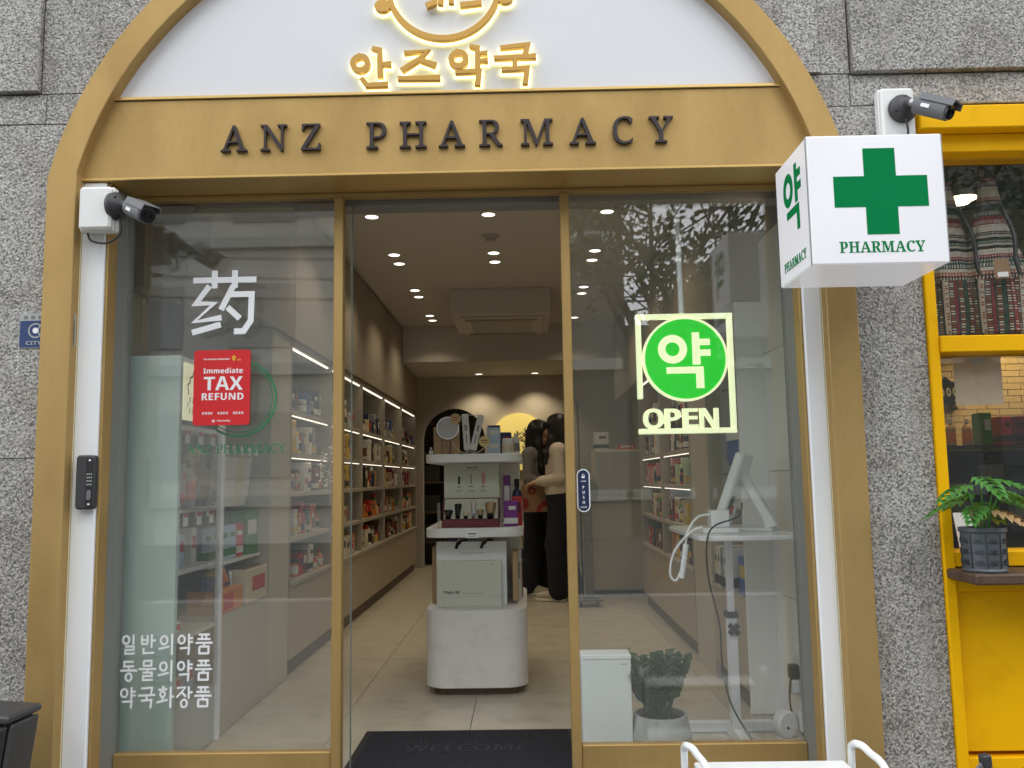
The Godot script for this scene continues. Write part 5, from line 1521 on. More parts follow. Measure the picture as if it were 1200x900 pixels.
	obj("sheet", B.new().span(Vector3(-0.0012, -0.014, -0.03), Vector3(0, 0.014, 0.03)), M.plaque_grey, nt)
	obj("print", B.new().span(Vector3(-0.0018, -0.003, -0.022), Vector3(-0.0013, 0.006, 0.022)), M.gasket, nt)
	# white box on the floor and the plant
	var wb := thing("floor_box", "tall plain white box on the floor behind the gold rail", "box", Vector3(0.300, 0, -0.42))
	obj("body", B.new().span(Vector3(-0.096, 0.001, -0.10), Vector3(0.093, 0.402, 0.0), 0.002), mat(0.66, 0.72, 0.70, 0.45), wb)
	obj("lid", B.new().span(Vector3(-0.098, 0.4025, -0.102), Vector3(0.095, 0.421, 0.002), 0.003), mat(0.70, 0.75, 0.73, 0.45), wb)
	text("letters", "HI-DOX", sans_bold, 0.0045, Vector3(0.066, 0.385, 0.0004), 0.0006, M.gasket, wb)
	var pt := thing("potted_plant", "dark glossy houseplant in a round concrete pot behind the gold rail", "plant", Vector3(0.505, 0, -0.46))
	obj("pot", B.new().lathe(PackedVector2Array([Vector2(0, 0.001), Vector2(0.112, 0.001), Vector2(0.122, 0.03), Vector2(0.116, 0.12), Vector2(0.100, 0.192), Vector2(0.092, 0.192), Vector2(0.090, 0.165), Vector2(0, 0.165)]), 36), M.concrete, pt)
	obj("soil", B.new().lathe(PackedVector2Array([Vector2(0.0905, 0.168), Vector2(0.04, 0.176), Vector2(0, 0.178)]), 20), M.soil, pt)
	var st := B.new()
	var lf := B.new()
	for k in 12:
		var a := TAU * k / 12.0 + rng.randf() * 0.5
		var lean := rng.randf_range(0.08, 0.42)
		var ln := rng.randf_range(0.16, 0.26)
		var p0 := Vector3(cos(a) * 0.03, 0.17, sin(a) * 0.02)
		var dir := Vector3(cos(a) * lean * 1.5, 1, sin(a) * lean * 0.8).normalized()
		var p1 := p0 + dir * ln
		st.tube(PackedVector3Array([p0, p0.lerp(p1, 0.5) + Vector3(0, 0.01, 0), p1]), 0.010, 0.004, 7)
		for m in 9:
			var f := 0.35 + 0.075 * m
			var c := p0.lerp(p1, minf(f, 1.0))
			for s in [-1, 1]:
				var out: Vector3 = (Vector3(cos(a + PI / 2), 0.55, sin(a + PI / 2)) * s * Vector3(1, s, 1) + Vector3(0, 0.3, rng.randf_range(-0.4, 0.4))).normalized()
				petal(lf, c, out, (dir + Vector3(0, 0, 0.4)).normalized(), rng.randf_range(0.050, 0.072), 0.018)
	obj("stem", st, M.leaf, pt)
	obj("foliage", lf, M.leaf, pt)

# a small pointed leaf, folded along its midrib
func petal(b: B, p: Vector3, along: Vector3, face: Vector3, ln: float, hw: float) -> void:
	var side := along.cross(face).normalized()
	var nn := side.cross(along).normalized()
	var mid := p + along * ln * 0.5 - nn * ln * 0.04
	var tip := p + along * ln - nn * ln * 0.16
	var l := p + along * ln * 0.45 + side * hw + nn * hw * 0.35
	var r := p + along * ln * 0.45 - side * hw + nn * hw * 0.35
	b.tri(p, l, mid)
	b.tri(l, tip, mid)
	b.tri(p, mid, r)
	b.tri(mid, tip, r)

func curve(p: PackedVector3Array, steps := 5) -> PackedVector3Array:
	var o := PackedVector3Array()
	for i in p.size() - 1:
		for k in steps:
			o.append(p[i].cubic_interpolate(p[i + 1], p[maxi(i - 1, 0)], p[mini(i + 2, p.size() - 1)], float(k) / steps))
	o.append(p[-1])
	return o

func V(x: float, y: float, z: float) -> Vector3:
	return Vector3(x, y, z)

func hand_bones(w: Vector3, fwd: Vector3, palm: Vector3, out: Vector3, curl: float) -> Array:
	# w wrist, fwd towards the fingertips, palm the way the palm faces, out towards the thumb
	var q := []
	q.append([w, w + fwd * 0.03, 0.021, 0.024])
	for k in 4:
		var s := 0.024 - 0.016 * k
		var ln: float = [0.068, 0.076, 0.070, 0.054][k]
		var k0 := w + fwd * 0.085 + out * s
		q.append([w + fwd * 0.02 + out * s * 0.6, k0, 0.014, 0.0105])
		var d := fwd
		var p := k0
		for j in 3:
			d = (d.rotated(palm.cross(fwd).normalized(), -curl * (0.7 + 0.25 * j))).normalized()
			var e: Vector3 = p + d * ln * [0.45, 0.32, 0.23][j]
			q.append([p, e, 0.0092 - 0.001 * j, 0.0085 - 0.001 * j])
			p = e
	var t0 := w + fwd * 0.025 + out * 0.022
	var t1 := t0 + (out * 0.8 + fwd * 0.7 + palm * 0.3).normalized() * 0.04
	q.append([t0, t1, 0.013, 0.0105])
	q.append([t1, t1 + (fwd + palm * 0.5 - out * 0.1).normalized() * 0.032, 0.0102, 0.008])
	return q

func person(called_label: String, at0: Vector3, turn: float, s: float, arm: Array, hair_len: float, step: float, blouse: Material) -> Node3D:
	# local frame: y up, +z the way she faces, +x her left side
	var o := thing("person", called_label, "person", at0)
	o.rotation.y = turn
	o.scale = Vector3.ONE * s
	var hc := V(0, 1.535, 0.025)      # head centre
	var skin := []
	skin.append([V(-0.06, 1.02, 0), V(0.06, 1.02, 0), 0.105, 0.105])
	skin.append([V(0, 1.05, 0.0), V(0, 1.28, 0.0), 0.10, 0.115])
	skin.append([V(-0.10, 1.33, -0.005), V(0.10, 1.33, -0.005), 0.075, 0.075])
	skin.append([V(0, 1.36, -0.005), V(0, 1.47, 0.015), 0.052, 0.048])
	var legs := []
	for k in 2:
		var sd := 1.0 if k == 0 else -1.0
		var zf := step * sd
		legs.append([V(0.075 * sd, 0.93, 0), V(0.08 * sd, 0.50, 0.015 + zf * 0.5), 0.085, 0.055])
		legs.append([V(0.08 * sd, 0.50, 0.015 + zf * 0.5), V(0.08 * sd, 0.09, -0.02 + zf), 0.055, 0.036])
		legs.append([V(0.08 * sd, 0.05, -0.03 + zf), V(0.085 * sd, 0.032, 0.13 + zf), 0.034, 0.026])
	skin.append_array(legs)
	var hands := []
	for k in 2:
		var a: Array = arm[k]          # shoulder, elbow, wrist, fingers direction, palm, thumb side
		skin.append([a[0], a[1], 0.045, 0.037])
		skin.append([a[1], a[2], 0.036, 0.024])
		hands.append_array(hand_bones(a[2], a[3], a[4], a[5], 0.75))
	var b := B.new()
	b.field(skin, 0.013, 0.05)
	b.field(hands, 0.0042, 0.010)
	var head := []
	head.append([hc + V(0, 0.03, -0.015), hc + V(0, 0.02, 0.0), 0.088, 0.084])
	head.append([hc + V(0, -0.01, 0.015), hc + V(0, -0.075, 0.035), 0.066, 0.034])
	head.append([hc + V(0, -0.06, -0.01), hc + V(0, -0.12, -0.02), 0.050, 0.046])
	head.append([hc + V(0, 0.005, 0.085), hc + V(0, -0.028, 0.103), 0.009, 0.012])   # nose
	head.append([hc + V(-0.017, -0.058, 0.078), hc + V(0.017, -0.058, 0.078), 0.010, 0.010])   # mouth
	for k in 2:
		var sd := 1.0 if k == 0 else -1.0
		head.append([hc + V(0.078 * sd, 0.01, -0.01), hc + V(0.078 * sd, -0.03, 0.0), 0.014, 0.010])   # ears
		head.append([hc + V(0.033 * sd, 0.022, 0.075), hc + V(0.033 * sd, 0.022, 0.077), 0.011, 0.011])
	b.field(head, 0.0065, 0.022)
	obj("body", b, M.skin, o)
	# eyes
	for k in 2:
		var sd := 1.0 if k == 0 else -1.0
		var e := B.new().at(hc + V(0.033 * sd, 0.022, 0.0835))
		e.lathe(PackedVector2Array([Vector2(0, -0.006), Vector2(0.008, -0.003), Vector2(0.009, 0), Vector2(0.008, 0.003), Vector2(0, 0.006)]), 10, 1.0, 0.6)
		obj("eye", e, M.hair, o)
	# clothes
	var bl := [[V(-0.075, 0.99, 0), V(0.075, 0.99, 0), 0.128, 0.128], [V(0, 1.02, 0), V(0, 1.28, 0.0), 0.135, 0.137], [V(-0.125, 1.335, -0.01), V(0.125, 1.335, -0.01), 0.082, 0.082], [V(0, 1.37, -0.012), V(0, 1.41, -0.005), 0.068, 0.062]]
	for k in 2:
		var a: Array = arm[k]
		var w: Vector3 = (a[2] as Vector3).lerp(a[1], 0.07)
		bl.append([a[0], a[1], 0.060, 0.050])
		bl.append([a[1], w.lerp(a[1], 0.25), 0.050, 0.046])
		bl.append([w.lerp(a[1], 0.22), w, 0.046, 0.033])
	obj("blouse", B.new().field(bl, 0.0115, 0.022), blouse, o)
	var tr := [[V(-0.07, 0.95, -0.005), V(0.07, 0.95, -0.005), 0.122, 0.122]]
	for k in 2:
		var sd := 1.0 if k == 0 else -1.0
		var zf := step * sd
		tr.append([V(0.08 * sd, 0.90, -0.005), V(0.088 * sd, 0.50, 0.01 + zf * 0.5), 0.105, 0.093])
		tr.append([V(0.088 * sd, 0.50, 0.01 + zf * 0.5), V(0.09 * sd, 0.10, -0.03 + zf), 0.093, 0.096])
	obj("trousers", B.new().field(tr, 0.0125, 0.05), M.trousers, o)
	# shoes
	for k in 2:
		var sd := 1.0 if k == 0 else -1.0
		var zf := step * sd
		var sh := [[V(0.085 * sd, 0.052, -0.06 + zf), V(0.085 * sd, 0.058, 0.03 + zf), 0.042, 0.043], [V(0.085 * sd, 0.055, 0.03 + zf), V(0.09 * sd, 0.042, 0.15 + zf), 0.043, 0.034]]
		var shoe := obj("shoe", B.new().field(sh, 0.008, 0.03), M.shoe, o)
		obj("sole", B.new().at(V(0.087 * sd, 0.0, 0.045 + zf), Vector3(-PI / 2, 0, 0)).prism(round_rect(0.088, 0.29, 0.042, 6), 0.001, 0.026, 0.006), M.sole, shoe)
	# long straight hair, parted, falling over shoulders
	var h := [[hc + V(0, 0.055, -0.02), hc + V(0, 0.01, -0.035), 0.100, 0.098], [hc + V(0, 0.0, -0.05), hc + V(0, -hair_len * 0.5, -0.085), 0.085, 0.078], [hc + V(0, -hair_len * 0.5, -0.085), hc + V(0, -hair_len, -0.095), 0.078, 0.045]]
	for k in 2:
		var sd := 1.0 if k == 0 else -1.0
		h.append([hc + V(0.062 * sd, 0.04, 0.03), hc + V(0.082 * sd, -0.10, 0.035), 0.036, 0.034])
		h.append([hc + V(0.082 * sd, -0.10, 0.035), hc + V(0.100 * sd, -hair_len * 0.75, 0.075), 0.036, 0.030])
		h.append([hc + V(0.100 * sd, -hair_len * 0.75, 0.075), hc + V(0.095 * sd, -hair_len * 1.05, 0.085), 0.030, 0.012])
		h.append([hc + V(0.05 * sd, -0.05, -0.06), hc + V(0.07 * sd, -hair_len * 0.8, -0.07), 0.055, 0.045])
		h.append([hc + V(0.02 * sd, 0.095, 0.045), hc + V(0.06 * sd, 0.05, 0.06), 0.030, 0.028])
	obj("hair", B.new().field(h, 0.010, 0.035), M.hair, o)
	return o

func people() -> void:
	# she faces the shelf run (-x); her left side is towards the street
	var arm := [
		[V(0.165, 1.34, -0.01), V(0.195, 1.09, -0.035), V(0.155, 1.06, 0.185), V(-0.25, -0.25, 0.95).normalized(), V(-0.2, -0.95, -0.2).normalized(), V(-0.95, 0.1, -0.2).normalized()],
		[V(-0.165, 1.34, -0.01), V(-0.20, 1.09, -0.02), V(-0.09, 1.05, 0.18), V(0.2, -0.2, 0.95).normalized(), V(0.2, -0.95, -0.2).normalized(), V(0.95, 0.1, -0.2).normalized()],
	]
	person("woman in cream blouse and wide dark trousers holding a kraft bag, nearer the street", Vector3(0.325, 0.0005, -4.92), -PI / 2 - 0.25, 1.0, arm, 0.30, 0.045, M.blouse)
	var arm2 := [
		[V(0.165, 1.34, -0.01), V(0.19, 1.10, 0.0), V(0.12, 1.07, 0.20), V(-0.3, -0.1, 0.95).normalized(), V(-0.3, -0.9, 0).normalized(), V(-0.9, 0.2, -0.2).normalized()],
		[V(-0.165, 1.34, -0.01), V(-0.19, 1.10, 0.0), V(-0.10, 1.06, 0.20), V(0.3, -0.1, 0.95).normalized(), V(0.3, -0.9, 0).normalized(), V(0.9, 0.2, -0.2).normalized()],
	]
	person("woman with long dark hair hanging forward, half hidden behind the woman with the kraft bag", Vector3(0.125, 0.0005, -5.32), 1.05, 0.985, arm2, 0.44, 0.03, mat(0.20, 0.19, 0.18, 0.85))
	var bag := thing("paper_bag", "kraft paper shopping bag with red rings held by the woman in the cream blouse", "bag", Vector3(0.125, 0.79, -4.93))
	bag.rotation.y = 0.12
	obj("body", B.new().span(Vector3(-0.155, 0, -0.05), Vector3(0.145, 0.245, 0.05), 0.002), M.kraft, bag)
	var pa := B.new()
	pa.annulus(Vector2(0.062, 0.001), Vector2.ONE * 0.05, Vector2.ONE * 0.095, 0.0502, 0.0512, 0, PI, 28)
	pa.annulus(Vector2(-0.07, 0.19), Vector2.ONE * 0.017, Vector2.ONE * 0.036, 0.0502, 0.0514, 0, TAU, 24)
	pa.annulus(Vector2(-0.152, 0.075), Vector2.ZERO, Vector2.ONE * 0.055, 0.0502, 0.0510, -PI / 2, PI / 2, 20)
	obj("print", pa, M.bag_red, bag)
	obj("small_mark", B.new().box(Vector3(0.085, 0.032, 0.0512), Vector3(0.026, 0.022, 0.0012)), M.vinyl_white, bag)
	obj("handle", B.new().tube(PackedVector3Array([Vector3(-0.06, 0.235, 0.045), Vector3(-0.04, 0.285, 0.03), Vector3(0.04, 0.285, 0.03), Vector3(0.06, 0.235, 0.045)]), 0.005, 0.005, 7), M.kraft, bag)

func camera_unit(label: String, at0: Vector3, box_size: Vector3, mount: Vector3, normal: Vector3, aim: Vector3, ln: float) -> void:
	var c := thing("security_camera", label, "camera", at0)
	obj("junction_box", B.new().box(Vector3(0, 0, box_size.z / 2), box_size, 0.008), M.white_plastic, c)
	obj("box_lid", B.new().box(Vector3(0, 0, box_size.z / 2), box_size + Vector3(0.006, 0.006, -box_size.z * 0.55), 0.004), M.white_plastic, c)
	var q := Quaternion(Vector3.UP, normal.normalized())
	var bs := B.new()
	bs.x = Transform3D(Basis(q), mount)
	bs.lathe(PackedVector2Array([Vector2(0.050, 0.0), Vector2(0.050, 0.014), Vector2(0.034, 0.030), Vector2(0.018, 0.040), Vector2(0.016, 0.055), Vector2(0, 0.06)]), 26)
	obj("mount_base", bs, M.cam_dark, c)
	for k in 3:
		var sc := B.new()
		var dv := Basis(q) * Vector3(cos(TAU * k / 3 + 0.5) * 0.038, 0.028, sin(TAU * k / 3 + 0.5) * 0.038)
		sc.x = Transform3D(Basis(q), mount + dv)
		sc.lathe(PackedVector2Array([Vector2(0.004, -0.005), Vector2(0.004, 0.002), Vector2(0, 0.002)]), 8)
		obj("screw", sc, M.black, c)
	var j := mount + normal.normalized() * 0.06
	var d := aim.normalized()
	obj("neck", B.new().tube(PackedVector3Array([j, j + d * 0.03]), 0.014, 0.012, 12), mat(0.35, 0.35, 0.36, 0.3, 0.6), c)
	var up := (Vector3.UP - d * d.y).normalized()
	var body := B.new()
	body.x = Transform3D(Basis(up.cross(d).normalized(), up, d), j + d * 0.02)
	var sec := PackedVector2Array()
	for k in 20:
		var a := TAU * k / 20
		sec.append(Vector2(cos(a) * 0.034, sin(a) * 0.034 if sin(a) < 0.5 else 0.017 + (sin(a) - 0.5) * 0.022))
	body.prism(sec, 0.0, ln, 0.006)
	obj("housing", body, M.cam_grey, c)
	var vis := B.new()
	vis.x = body.x
	vis.prism(PackedVector2Array([Vector2(-0.030, 0.0315), Vector2(0.030, 0.0315), Vector2(0.036, 0.012), Vector2(0.0375, 0.013), Vector2(0.032, 0.035), Vector2(-0.032, 0.035), Vector2(-0.0375, 0.013), Vector2(-0.036, 0.012)]), 0.02, ln + 0.016, 0.0)
	obj("visor", vis, M.cam_grey, c)
	var front := B.new()
	front.x = body.x
	front.annulus(Vector2(0, -0.004), Vector2.ZERO, Vector2(0.029, 0.024), ln + 0.0005, ln + 0.004, 0, TAU, 24)
	front.annulus(Vector2(0, -0.002), Vector2.ONE * 0.010, Vector2.ONE * 0.014, ln + 0.0035, ln + 0.008, 0, TAU, 20)
	obj("lens", front, M.lens, c)
	var lb := B.new()
	lb.x = body.x
	lb.box(Vector3(0.0, -0.005, ln * 0.4), Vector3(0.0685, 0.012, 0.03))
	obj("label_print", lb, M.vinyl_white, c)
	obj("cable", B.new().tube(curve(PackedVector3Array([mount + normal.normalized() * 0.02 + Vector3(0, -0.04, 0), mount + normal.normalized() * 0.03 + Vector3(0, -0.10, 0.0), mount + normal.normalized() * 0.0 + Vector3(-0.02, -0.135, 0.005), Vector3(-0.03, -box_size.y / 2 - 0.03, 0.03), Vector3(-0.045, -box_size.y / 2 + 0.004, 0.03)])), 0.004, 0.004, 7), M.black, c)

func outside_things() -> void:
	camera_unit("grey bullet security camera on a white box on the white door column", Vector3(-1.512, 2.080, -0.048), Vector3(0.115, 0.155, 0.075), Vector3(0.0585, 0.012, 0.045), Vector3(1, -0.05, 0.35), Vector3(0.80, -0.46, 0.55), 0.12)
	camera_unit("grey bullet security camera on a white box above the cube sign", Vector3(1.345, 2.360, -0.030), Vector3(0.118, 0.19, 0.065), Vector3(0.01, 0.012, 0.0665), Vector3(0.1, 0.0, 1), Vector3(0.58, -0.50, 0.60), 0.125)
	# door lock on the white column
	var lk := thing("door_lock", "black digital door lock on the white column beside the glass", "door lock", Vector3(-1.532, 1.110, -0.05))
	obj("body", B.new().prism(round_rect(0.066, 0.188, 0.012, 4), 0.0, 0.034, 0.006), M.cam_dark, lk)
	obj("keypad", B.new().prism(round_rect(0.026, 0.17, 0.008, 4), 0.0342, 0.037, 0.001), M.black, lk).position = Vector3(0.018, 0, 0)
	for k in 4:
		for j in 3:
			obj("key", B.new().box(Vector3(0.011 + 0.007 * j, 0.028 - 0.012 * k, 0.0374), Vector3(0.004, 0.005, 0.0012)), M.plaque_grey, lk)
	for k in 2:
		obj("indicator", B.new().box(Vector3(0.018, 0.076 - 0.152 * k, 0.0374), Vector3(0.007, 0.006, 0.0012)), M.vinyl_white, lk)
	obj("finger_slot", B.new().prism(round_rect(0.016, 0.034, 0.007, 4), 0.0371, 0.040, 0.001), M.cam_grey, lk).position = Vector3(0.018, -0.045, 0)
	# white trolley before the open pane
	var ct := thing("white_trolley", "white steel trolley with looped end handles before the window with the plant", "trolley", Vector3(0.735, -0.15, 0.36))
	obj("tray", B.new().span(Vector3(-0.235, 0.358, -0.13), Vector3(0.22, 0.381, 0.03), 0.004), M.white_gloss, ct)
	obj("lower_tray", B.new().span(Vector3(-0.235, 0.14, -0.13), Vector3(0.22, 0.165, 0.03), 0.004), M.white_gloss, ct)
	for k in 2:
		var x0: float = [-0.262, 0.247][k]
		obj("end_handle", B.new().tube(curve(PackedVector3Array([V(x0, 0.04, -0.14), V(x0, 0.38, -0.14), V(x0, 0.424, -0.125), V(x0 + 0.004, 0.438, -0.095), V(x0 + 0.022, 0.427, -0.06), V(x0 + 0.04, 0.37, 0.05), V(x0 + 0.04, 0.04, 0.16)]), 6), 0.011, 0.011, 12), M.white_gloss, ct)
		for z in [-0.14, 0.16]:
			obj("caster", B.new().at(V(x0 + (0.0 if z < 0 else 0.04), 0.025, z), Vector3(0, 0, PI / 2)).lathe(PackedVector2Array([Vector2(0, -0.01), Vector2(0.024, -0.01), Vector2(0.024, 0.01), Vector2(0, 0.01)]), 16), M.cam_grey, ct)
	# black case at the foot of the arch
	var bk := thing("black_case", "black plastic case with white labels leaning at the foot of the gold arch", "case", Vector3(-1.645, -0.175, 0.30))
	bk.rotation = Vector3(-0.06, 0.10, -0.10)
	obj("body", B.new().span(Vector3(-0.24, 0.01, -0.10), Vector3(0.035, 0.575, 0.10), 0.012), M.black, bk)
	obj("lid", B.new().span(Vector3(-0.25, 0.577, -0.11), Vector3(0.045, 0.60, 0.11), 0.006), M.cam_dark, bk)
	obj("side_rib", B.new().span(Vector3(0.036, 0.03, -0.085), Vector3(0.05, 0.572, 0.085), 0.006), M.cam_dark, bk)
	obj("latch", B.new().span(Vector3(-0.035, 0.36, 0.1005), Vector3(-0.012, 0.572, 0.112), 0.003), M.cam_dark, bk)
	obj("label", B.new().at(V(-0.085, 0.52, 0.1008), Vector3(0, 0, -0.1)).box(Vector3.ZERO, Vector3(0.024, 0.046, 0.001)), M.vinyl_white, bk)
	obj("label_print", B.new().at(V(-0.085, 0.52, 0.1015), Vector3(0, 0, -0.1)).box(Vector3(0.004, 0, 0), Vector3(0.006, 0.036, 0.001)), M.cam_grey, bk)
	obj("label", B.new().at(V(-0.085, 0.415, 0.1008), Vector3(0, 0, -0.1)).box(Vector3.ZERO, Vector3(0.055, 0.07, 0.001)), M.plaque_grey, bk)
	# dark folded umbrella head before the yellow front
	var um := thing("folded_umbrella", "dark folded umbrella top before the lower yellow panel", "umbrella", Vector3(1.315, -0.15, 0.40))
	um.rotation = Vector3(0.05, 0.2, 0.10)
	obj("canopy", B.new().lathe(PackedVector2Array([Vector2(0.0, 0.02), Vector2(0.05, 0.05), Vector2(0.045, 0.30), Vector2(0.030, 0.415), Vector2(0.012, 0.43)]), 7, 1.0, 0.7), M.cam_dark, um)
	obj("flap", B.new().at(V(-0.018, 0.405, 0.01), Vector3(0, 0, 0.35)).prism(PackedVector2Array([Vector2(-0.02, -0.06), Vector2(0.012, -0.06), Vector2(0.012, 0.035), Vector2(-0.028, 0.025)]), -0.004, 0.004, 0.001), M.cam_grey, um)
	obj("tip", B.new().span(V(-0.010, 0.425, -0.012), V(0.018, 0.458, 0.012), 0.003), M.cam_dark, um)

func neighbour() -> void:
	# the yellow shop next door
	var s := thing("yellow_shopfront", "yellow framed shop window with a low yellow panel next to the granite pillar", "shopfront")
	var x0 := 1.4185
	var x1 := 2.60
	obj("jamb", B.new().span(Vector3(x0, -0.15, -0.16), Vector3(x0 + 0.036, 2.30, -0.015), 0.003), M.yellow, s)
	obj("head_beam", B.new().span(Vector3(x0, 2.3015, -0.16), Vector3(x1, 2.386, 0.035), 0.004), M.yellow, s)
	obj("head_lip", B.new().span(Vector3(x0 + 0.037, 2.235, -0.16), Vector3(x1, 2.300, -0.02), 0.003), M.yellow, s)
	obj("transom", B.new().span(Vector3(x0 + 0.037, 1.510, -0.16), Vector3(x1, 1.568, -0.005), 0.003), M.yellow, s)
	obj("sill_rail", B.new().span(Vector3(x0 + 0.037, 0.775, -0.16), Vector3(x1, 0.825, -0.02), 0.003), M.yellow, s)
	obj("lower_panel", B.new().span(Vector3(x0 + 0.037, 0.165, -0.16), Vector3(x1, 0.690, -0.045), 0.003), M.yellow, s)
	obj("panel_rail", B.new().span(Vector3(x0 + 0.037, 0.692, -0.16), Vector3(x1, 0.736, -0.022), 0.003), M.yellow, s)
	obj("base_rail", B.new().span(Vector3(x0 + 0.037, -0.15, -0.16), Vector3(x1, 0.150, -0.03), 0.003), M.yellow, s)
	obj("sill_board", B.new().span(Vector3(x0 + 0.005, 0.7375, -0.05), Vector3(x1, 0.772, 0.175), 0.006), M.wood_dark, s)
	obj("pane", B.new().span(Vector3(x0 + 0.037, 0.826, -0.10), Vector3(x1, 1.509, -0.092)), M.glass, s)
	obj("pane", B.new().span(Vector3(x0 + 0.037, 1.569, -0.10), Vector3(x1, 2.234, -0.092)), M.glass, s)
	# its room
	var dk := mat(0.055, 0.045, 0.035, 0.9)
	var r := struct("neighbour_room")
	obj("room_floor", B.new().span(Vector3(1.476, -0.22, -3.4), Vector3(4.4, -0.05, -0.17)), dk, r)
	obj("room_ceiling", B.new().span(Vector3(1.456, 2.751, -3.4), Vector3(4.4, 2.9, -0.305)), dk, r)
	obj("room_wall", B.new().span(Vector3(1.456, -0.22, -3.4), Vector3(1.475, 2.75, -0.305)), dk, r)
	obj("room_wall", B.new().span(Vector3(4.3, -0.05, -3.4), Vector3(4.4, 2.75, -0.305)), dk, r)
	var bw := obj("brick_wall", B.new().span(Vector3(1.476, -0.049, -2.5), Vector3(4.299, 2.749, -2.4)), mat(0.50, 0.43, 0.30, 0.8), r)
	var rib := B.new()
	for k in 64:
		var y := 0.2 + 0.04 * k
		var xx := 1.48 - (0.06 if k % 2 else 0.0)
		while xx < 4.25:
			rib.span(Vector3(maxf(xx, 1.48), y, -2.3985), Vector3(minf(xx + 0.136, 4.29), y + 0.036, -2.388 + 0.004 * rng.randf()))
			xx += 0.14
	var ro := obj("brick", rib, mat(0.52, 0.45, 0.32, 0.7), bw)
	ro.set_meta("kind", "stuff")
	var lp := thing("pendant_lamp", "white pendant lamp glowing inside the yellow shop", "lamp", Vector3(2.06, 2.36, -0.95))
	obj("shade", B.new().lathe(PackedVector2Array([Vector2(0.012, 0.055), Vector2(0.05, 0.04), Vector2(0.072, 0.0)]), 24), M.white_plastic, lp)
	obj("bulb", B.new().lathe(PackedVector2Array([Vector2(0, -0.03), Vector2(0.035, -0.022), Vector2(0.05, 0.0), Vector2(0.035, 0.02), Vector2(0, 0.03)]), 18), glow(1.0, 0.9, 0.65, 2.4), lp)
	obj("flex", B.new().tube(PackedVector3Array([V(0, 0.05, 0), V(0, 0.39, 0)]), 0.003, 0.003, 6), M.black, lp)
	var l := OmniLight3D.new()
	l.light_energy = 0.10
	l.light_color = Color(1.0, 0.85, 0.6)
	l.omni_range = 10.0
	l.omni_attenuation = 2.0
	l.light_size = 0.04
	l.shadow_enabled = true
	put(l, "pendant_light", self)
	l.position = Vector3(2.06, 2.36, -0.95)
	for k in 2:
		var sp := thing("wall_spot", ["small black spotlight washing the brick wall above the notebooks", "small black spotlight washing the brick wall beside the iron sign"][k], "spotlight", Vector3([2.98, 2.35][k], 2.30, -1.95))
		obj("can", B.new().at(Vector3.ZERO, Vector3(0.45, 0, 0)).lathe(PackedVector2Array([Vector2(0.03, 0.0), Vector2(0.035, 0.10), Vector2(0, 0.102)]), 16), M.black, sp)
		obj("bulb", B.new().at(Vector3.ZERO, Vector3(0.45, 0, 0)).lathe(PackedVector2Array([Vector2(0, 0.004), Vector2(0.027, 0.004), Vector2(0.027, 0.012), Vector2(0, 0.012)]), 16), glow(1.0, 0.9, 0.65, 2.0), sp)
		obj("stem", B.new().tube(PackedVector3Array([V(0, 0.10, 0.045), V(0, 0.449, 0.045)]), 0.006, 0.006, 6), M.black, sp)
		var sl := SpotLight3D.new()
		sl.light_energy = [1.0, 0.4][k]
		sl.light_color = Color(1.0, 0.84, 0.55)
		sl.spot_angle = 34
		sl.spot_angle_attenuation = 1.0
		sl.spot_range = 10.0
		sl.spot_attenuation = 2.0
		sl.light_size = 0.04
		sl.shadow_enabled = true
		put(sl, "wall_spot_beam", self)
		sl.position = Vector3([2.98, 2.35][k], 2.297, -1.952)
		sl.rotation_degrees = Vector3(-66, 0, 0)
	# pot on the sill
	var p := thing("sill_plant", "grey embossed tin pot with lobed green leaves on the dark sill board", "plant", Vector3(1.498, 0.7725, 0.09))
	obj("pot", B.new().lathe(PackedVector2Array([Vector2(0, 0.001), Vector2(0.066, 0.001), Vector2(0.068, 0.006), Vector2(0.064, 0.012), Vector2(0.067, 0.124), Vector2(0.072, 0.130), Vector2(0.072, 0.142), Vector2(0.066, 0.142), Vector2(0.064, 0.125), Vector2(0, 0.125)]), 36), mat(0.095, 0.11, 0.125, 0.45, 0.3), p)
	var em := B.new()
	for k in 9:
		var a := TAU * k / 9.0
		var bx := Basis(Vector3.UP, a)
		for rr in 3:
			em.x = Transform3D(bx, bx * V(0, 0.034 + 0.034 * rr, 0.0655))
			for q in 5:
				var an := PI * (0.1 + 0.2 * q)
				em.stroke(PackedVector2Array([Vector2(cos(an) * 0.004, sin(an) * 0.004 - 0.01), Vector2(cos(an) * 0.018, sin(an) * 0.018 - 0.01)]), 0.0045, -0.003, 0.0025, 0.0015)
		em.x = Transform3D(Basis(Vector3.UP, a + TAU / 18), Basis(Vector3.UP, a + TAU / 18) * V(0, 0.068, 0.0655))
		em.box(Vector3.ZERO, Vector3(0.003, 0.108, 0.006))
	obj("embossing", em, mat(0.05, 0.058, 0.065, 0.5, 0.3), p)
	obj("soil", B.new().lathe(PackedVector2Array([Vector2(0.0645, 0.127), Vector2(0, 0.132)]), 16), M.soil, p)
	var lv := [[0.4, 0.10, 0.14], [2.6, 0.12, 0.20], [1.6, 0.05, 0.235], [-0.3, 0.15, 0.17], [3.4, 0.10, 0.13], [0.9, 0.11, 0.225], [2.1, 0.08, 0.11], [-0.9, 0.10, 0.10], [4.4, 0.09, 0.16], [5.2, 0.11, 0.12], [1.2, 0.13, 0.09]]
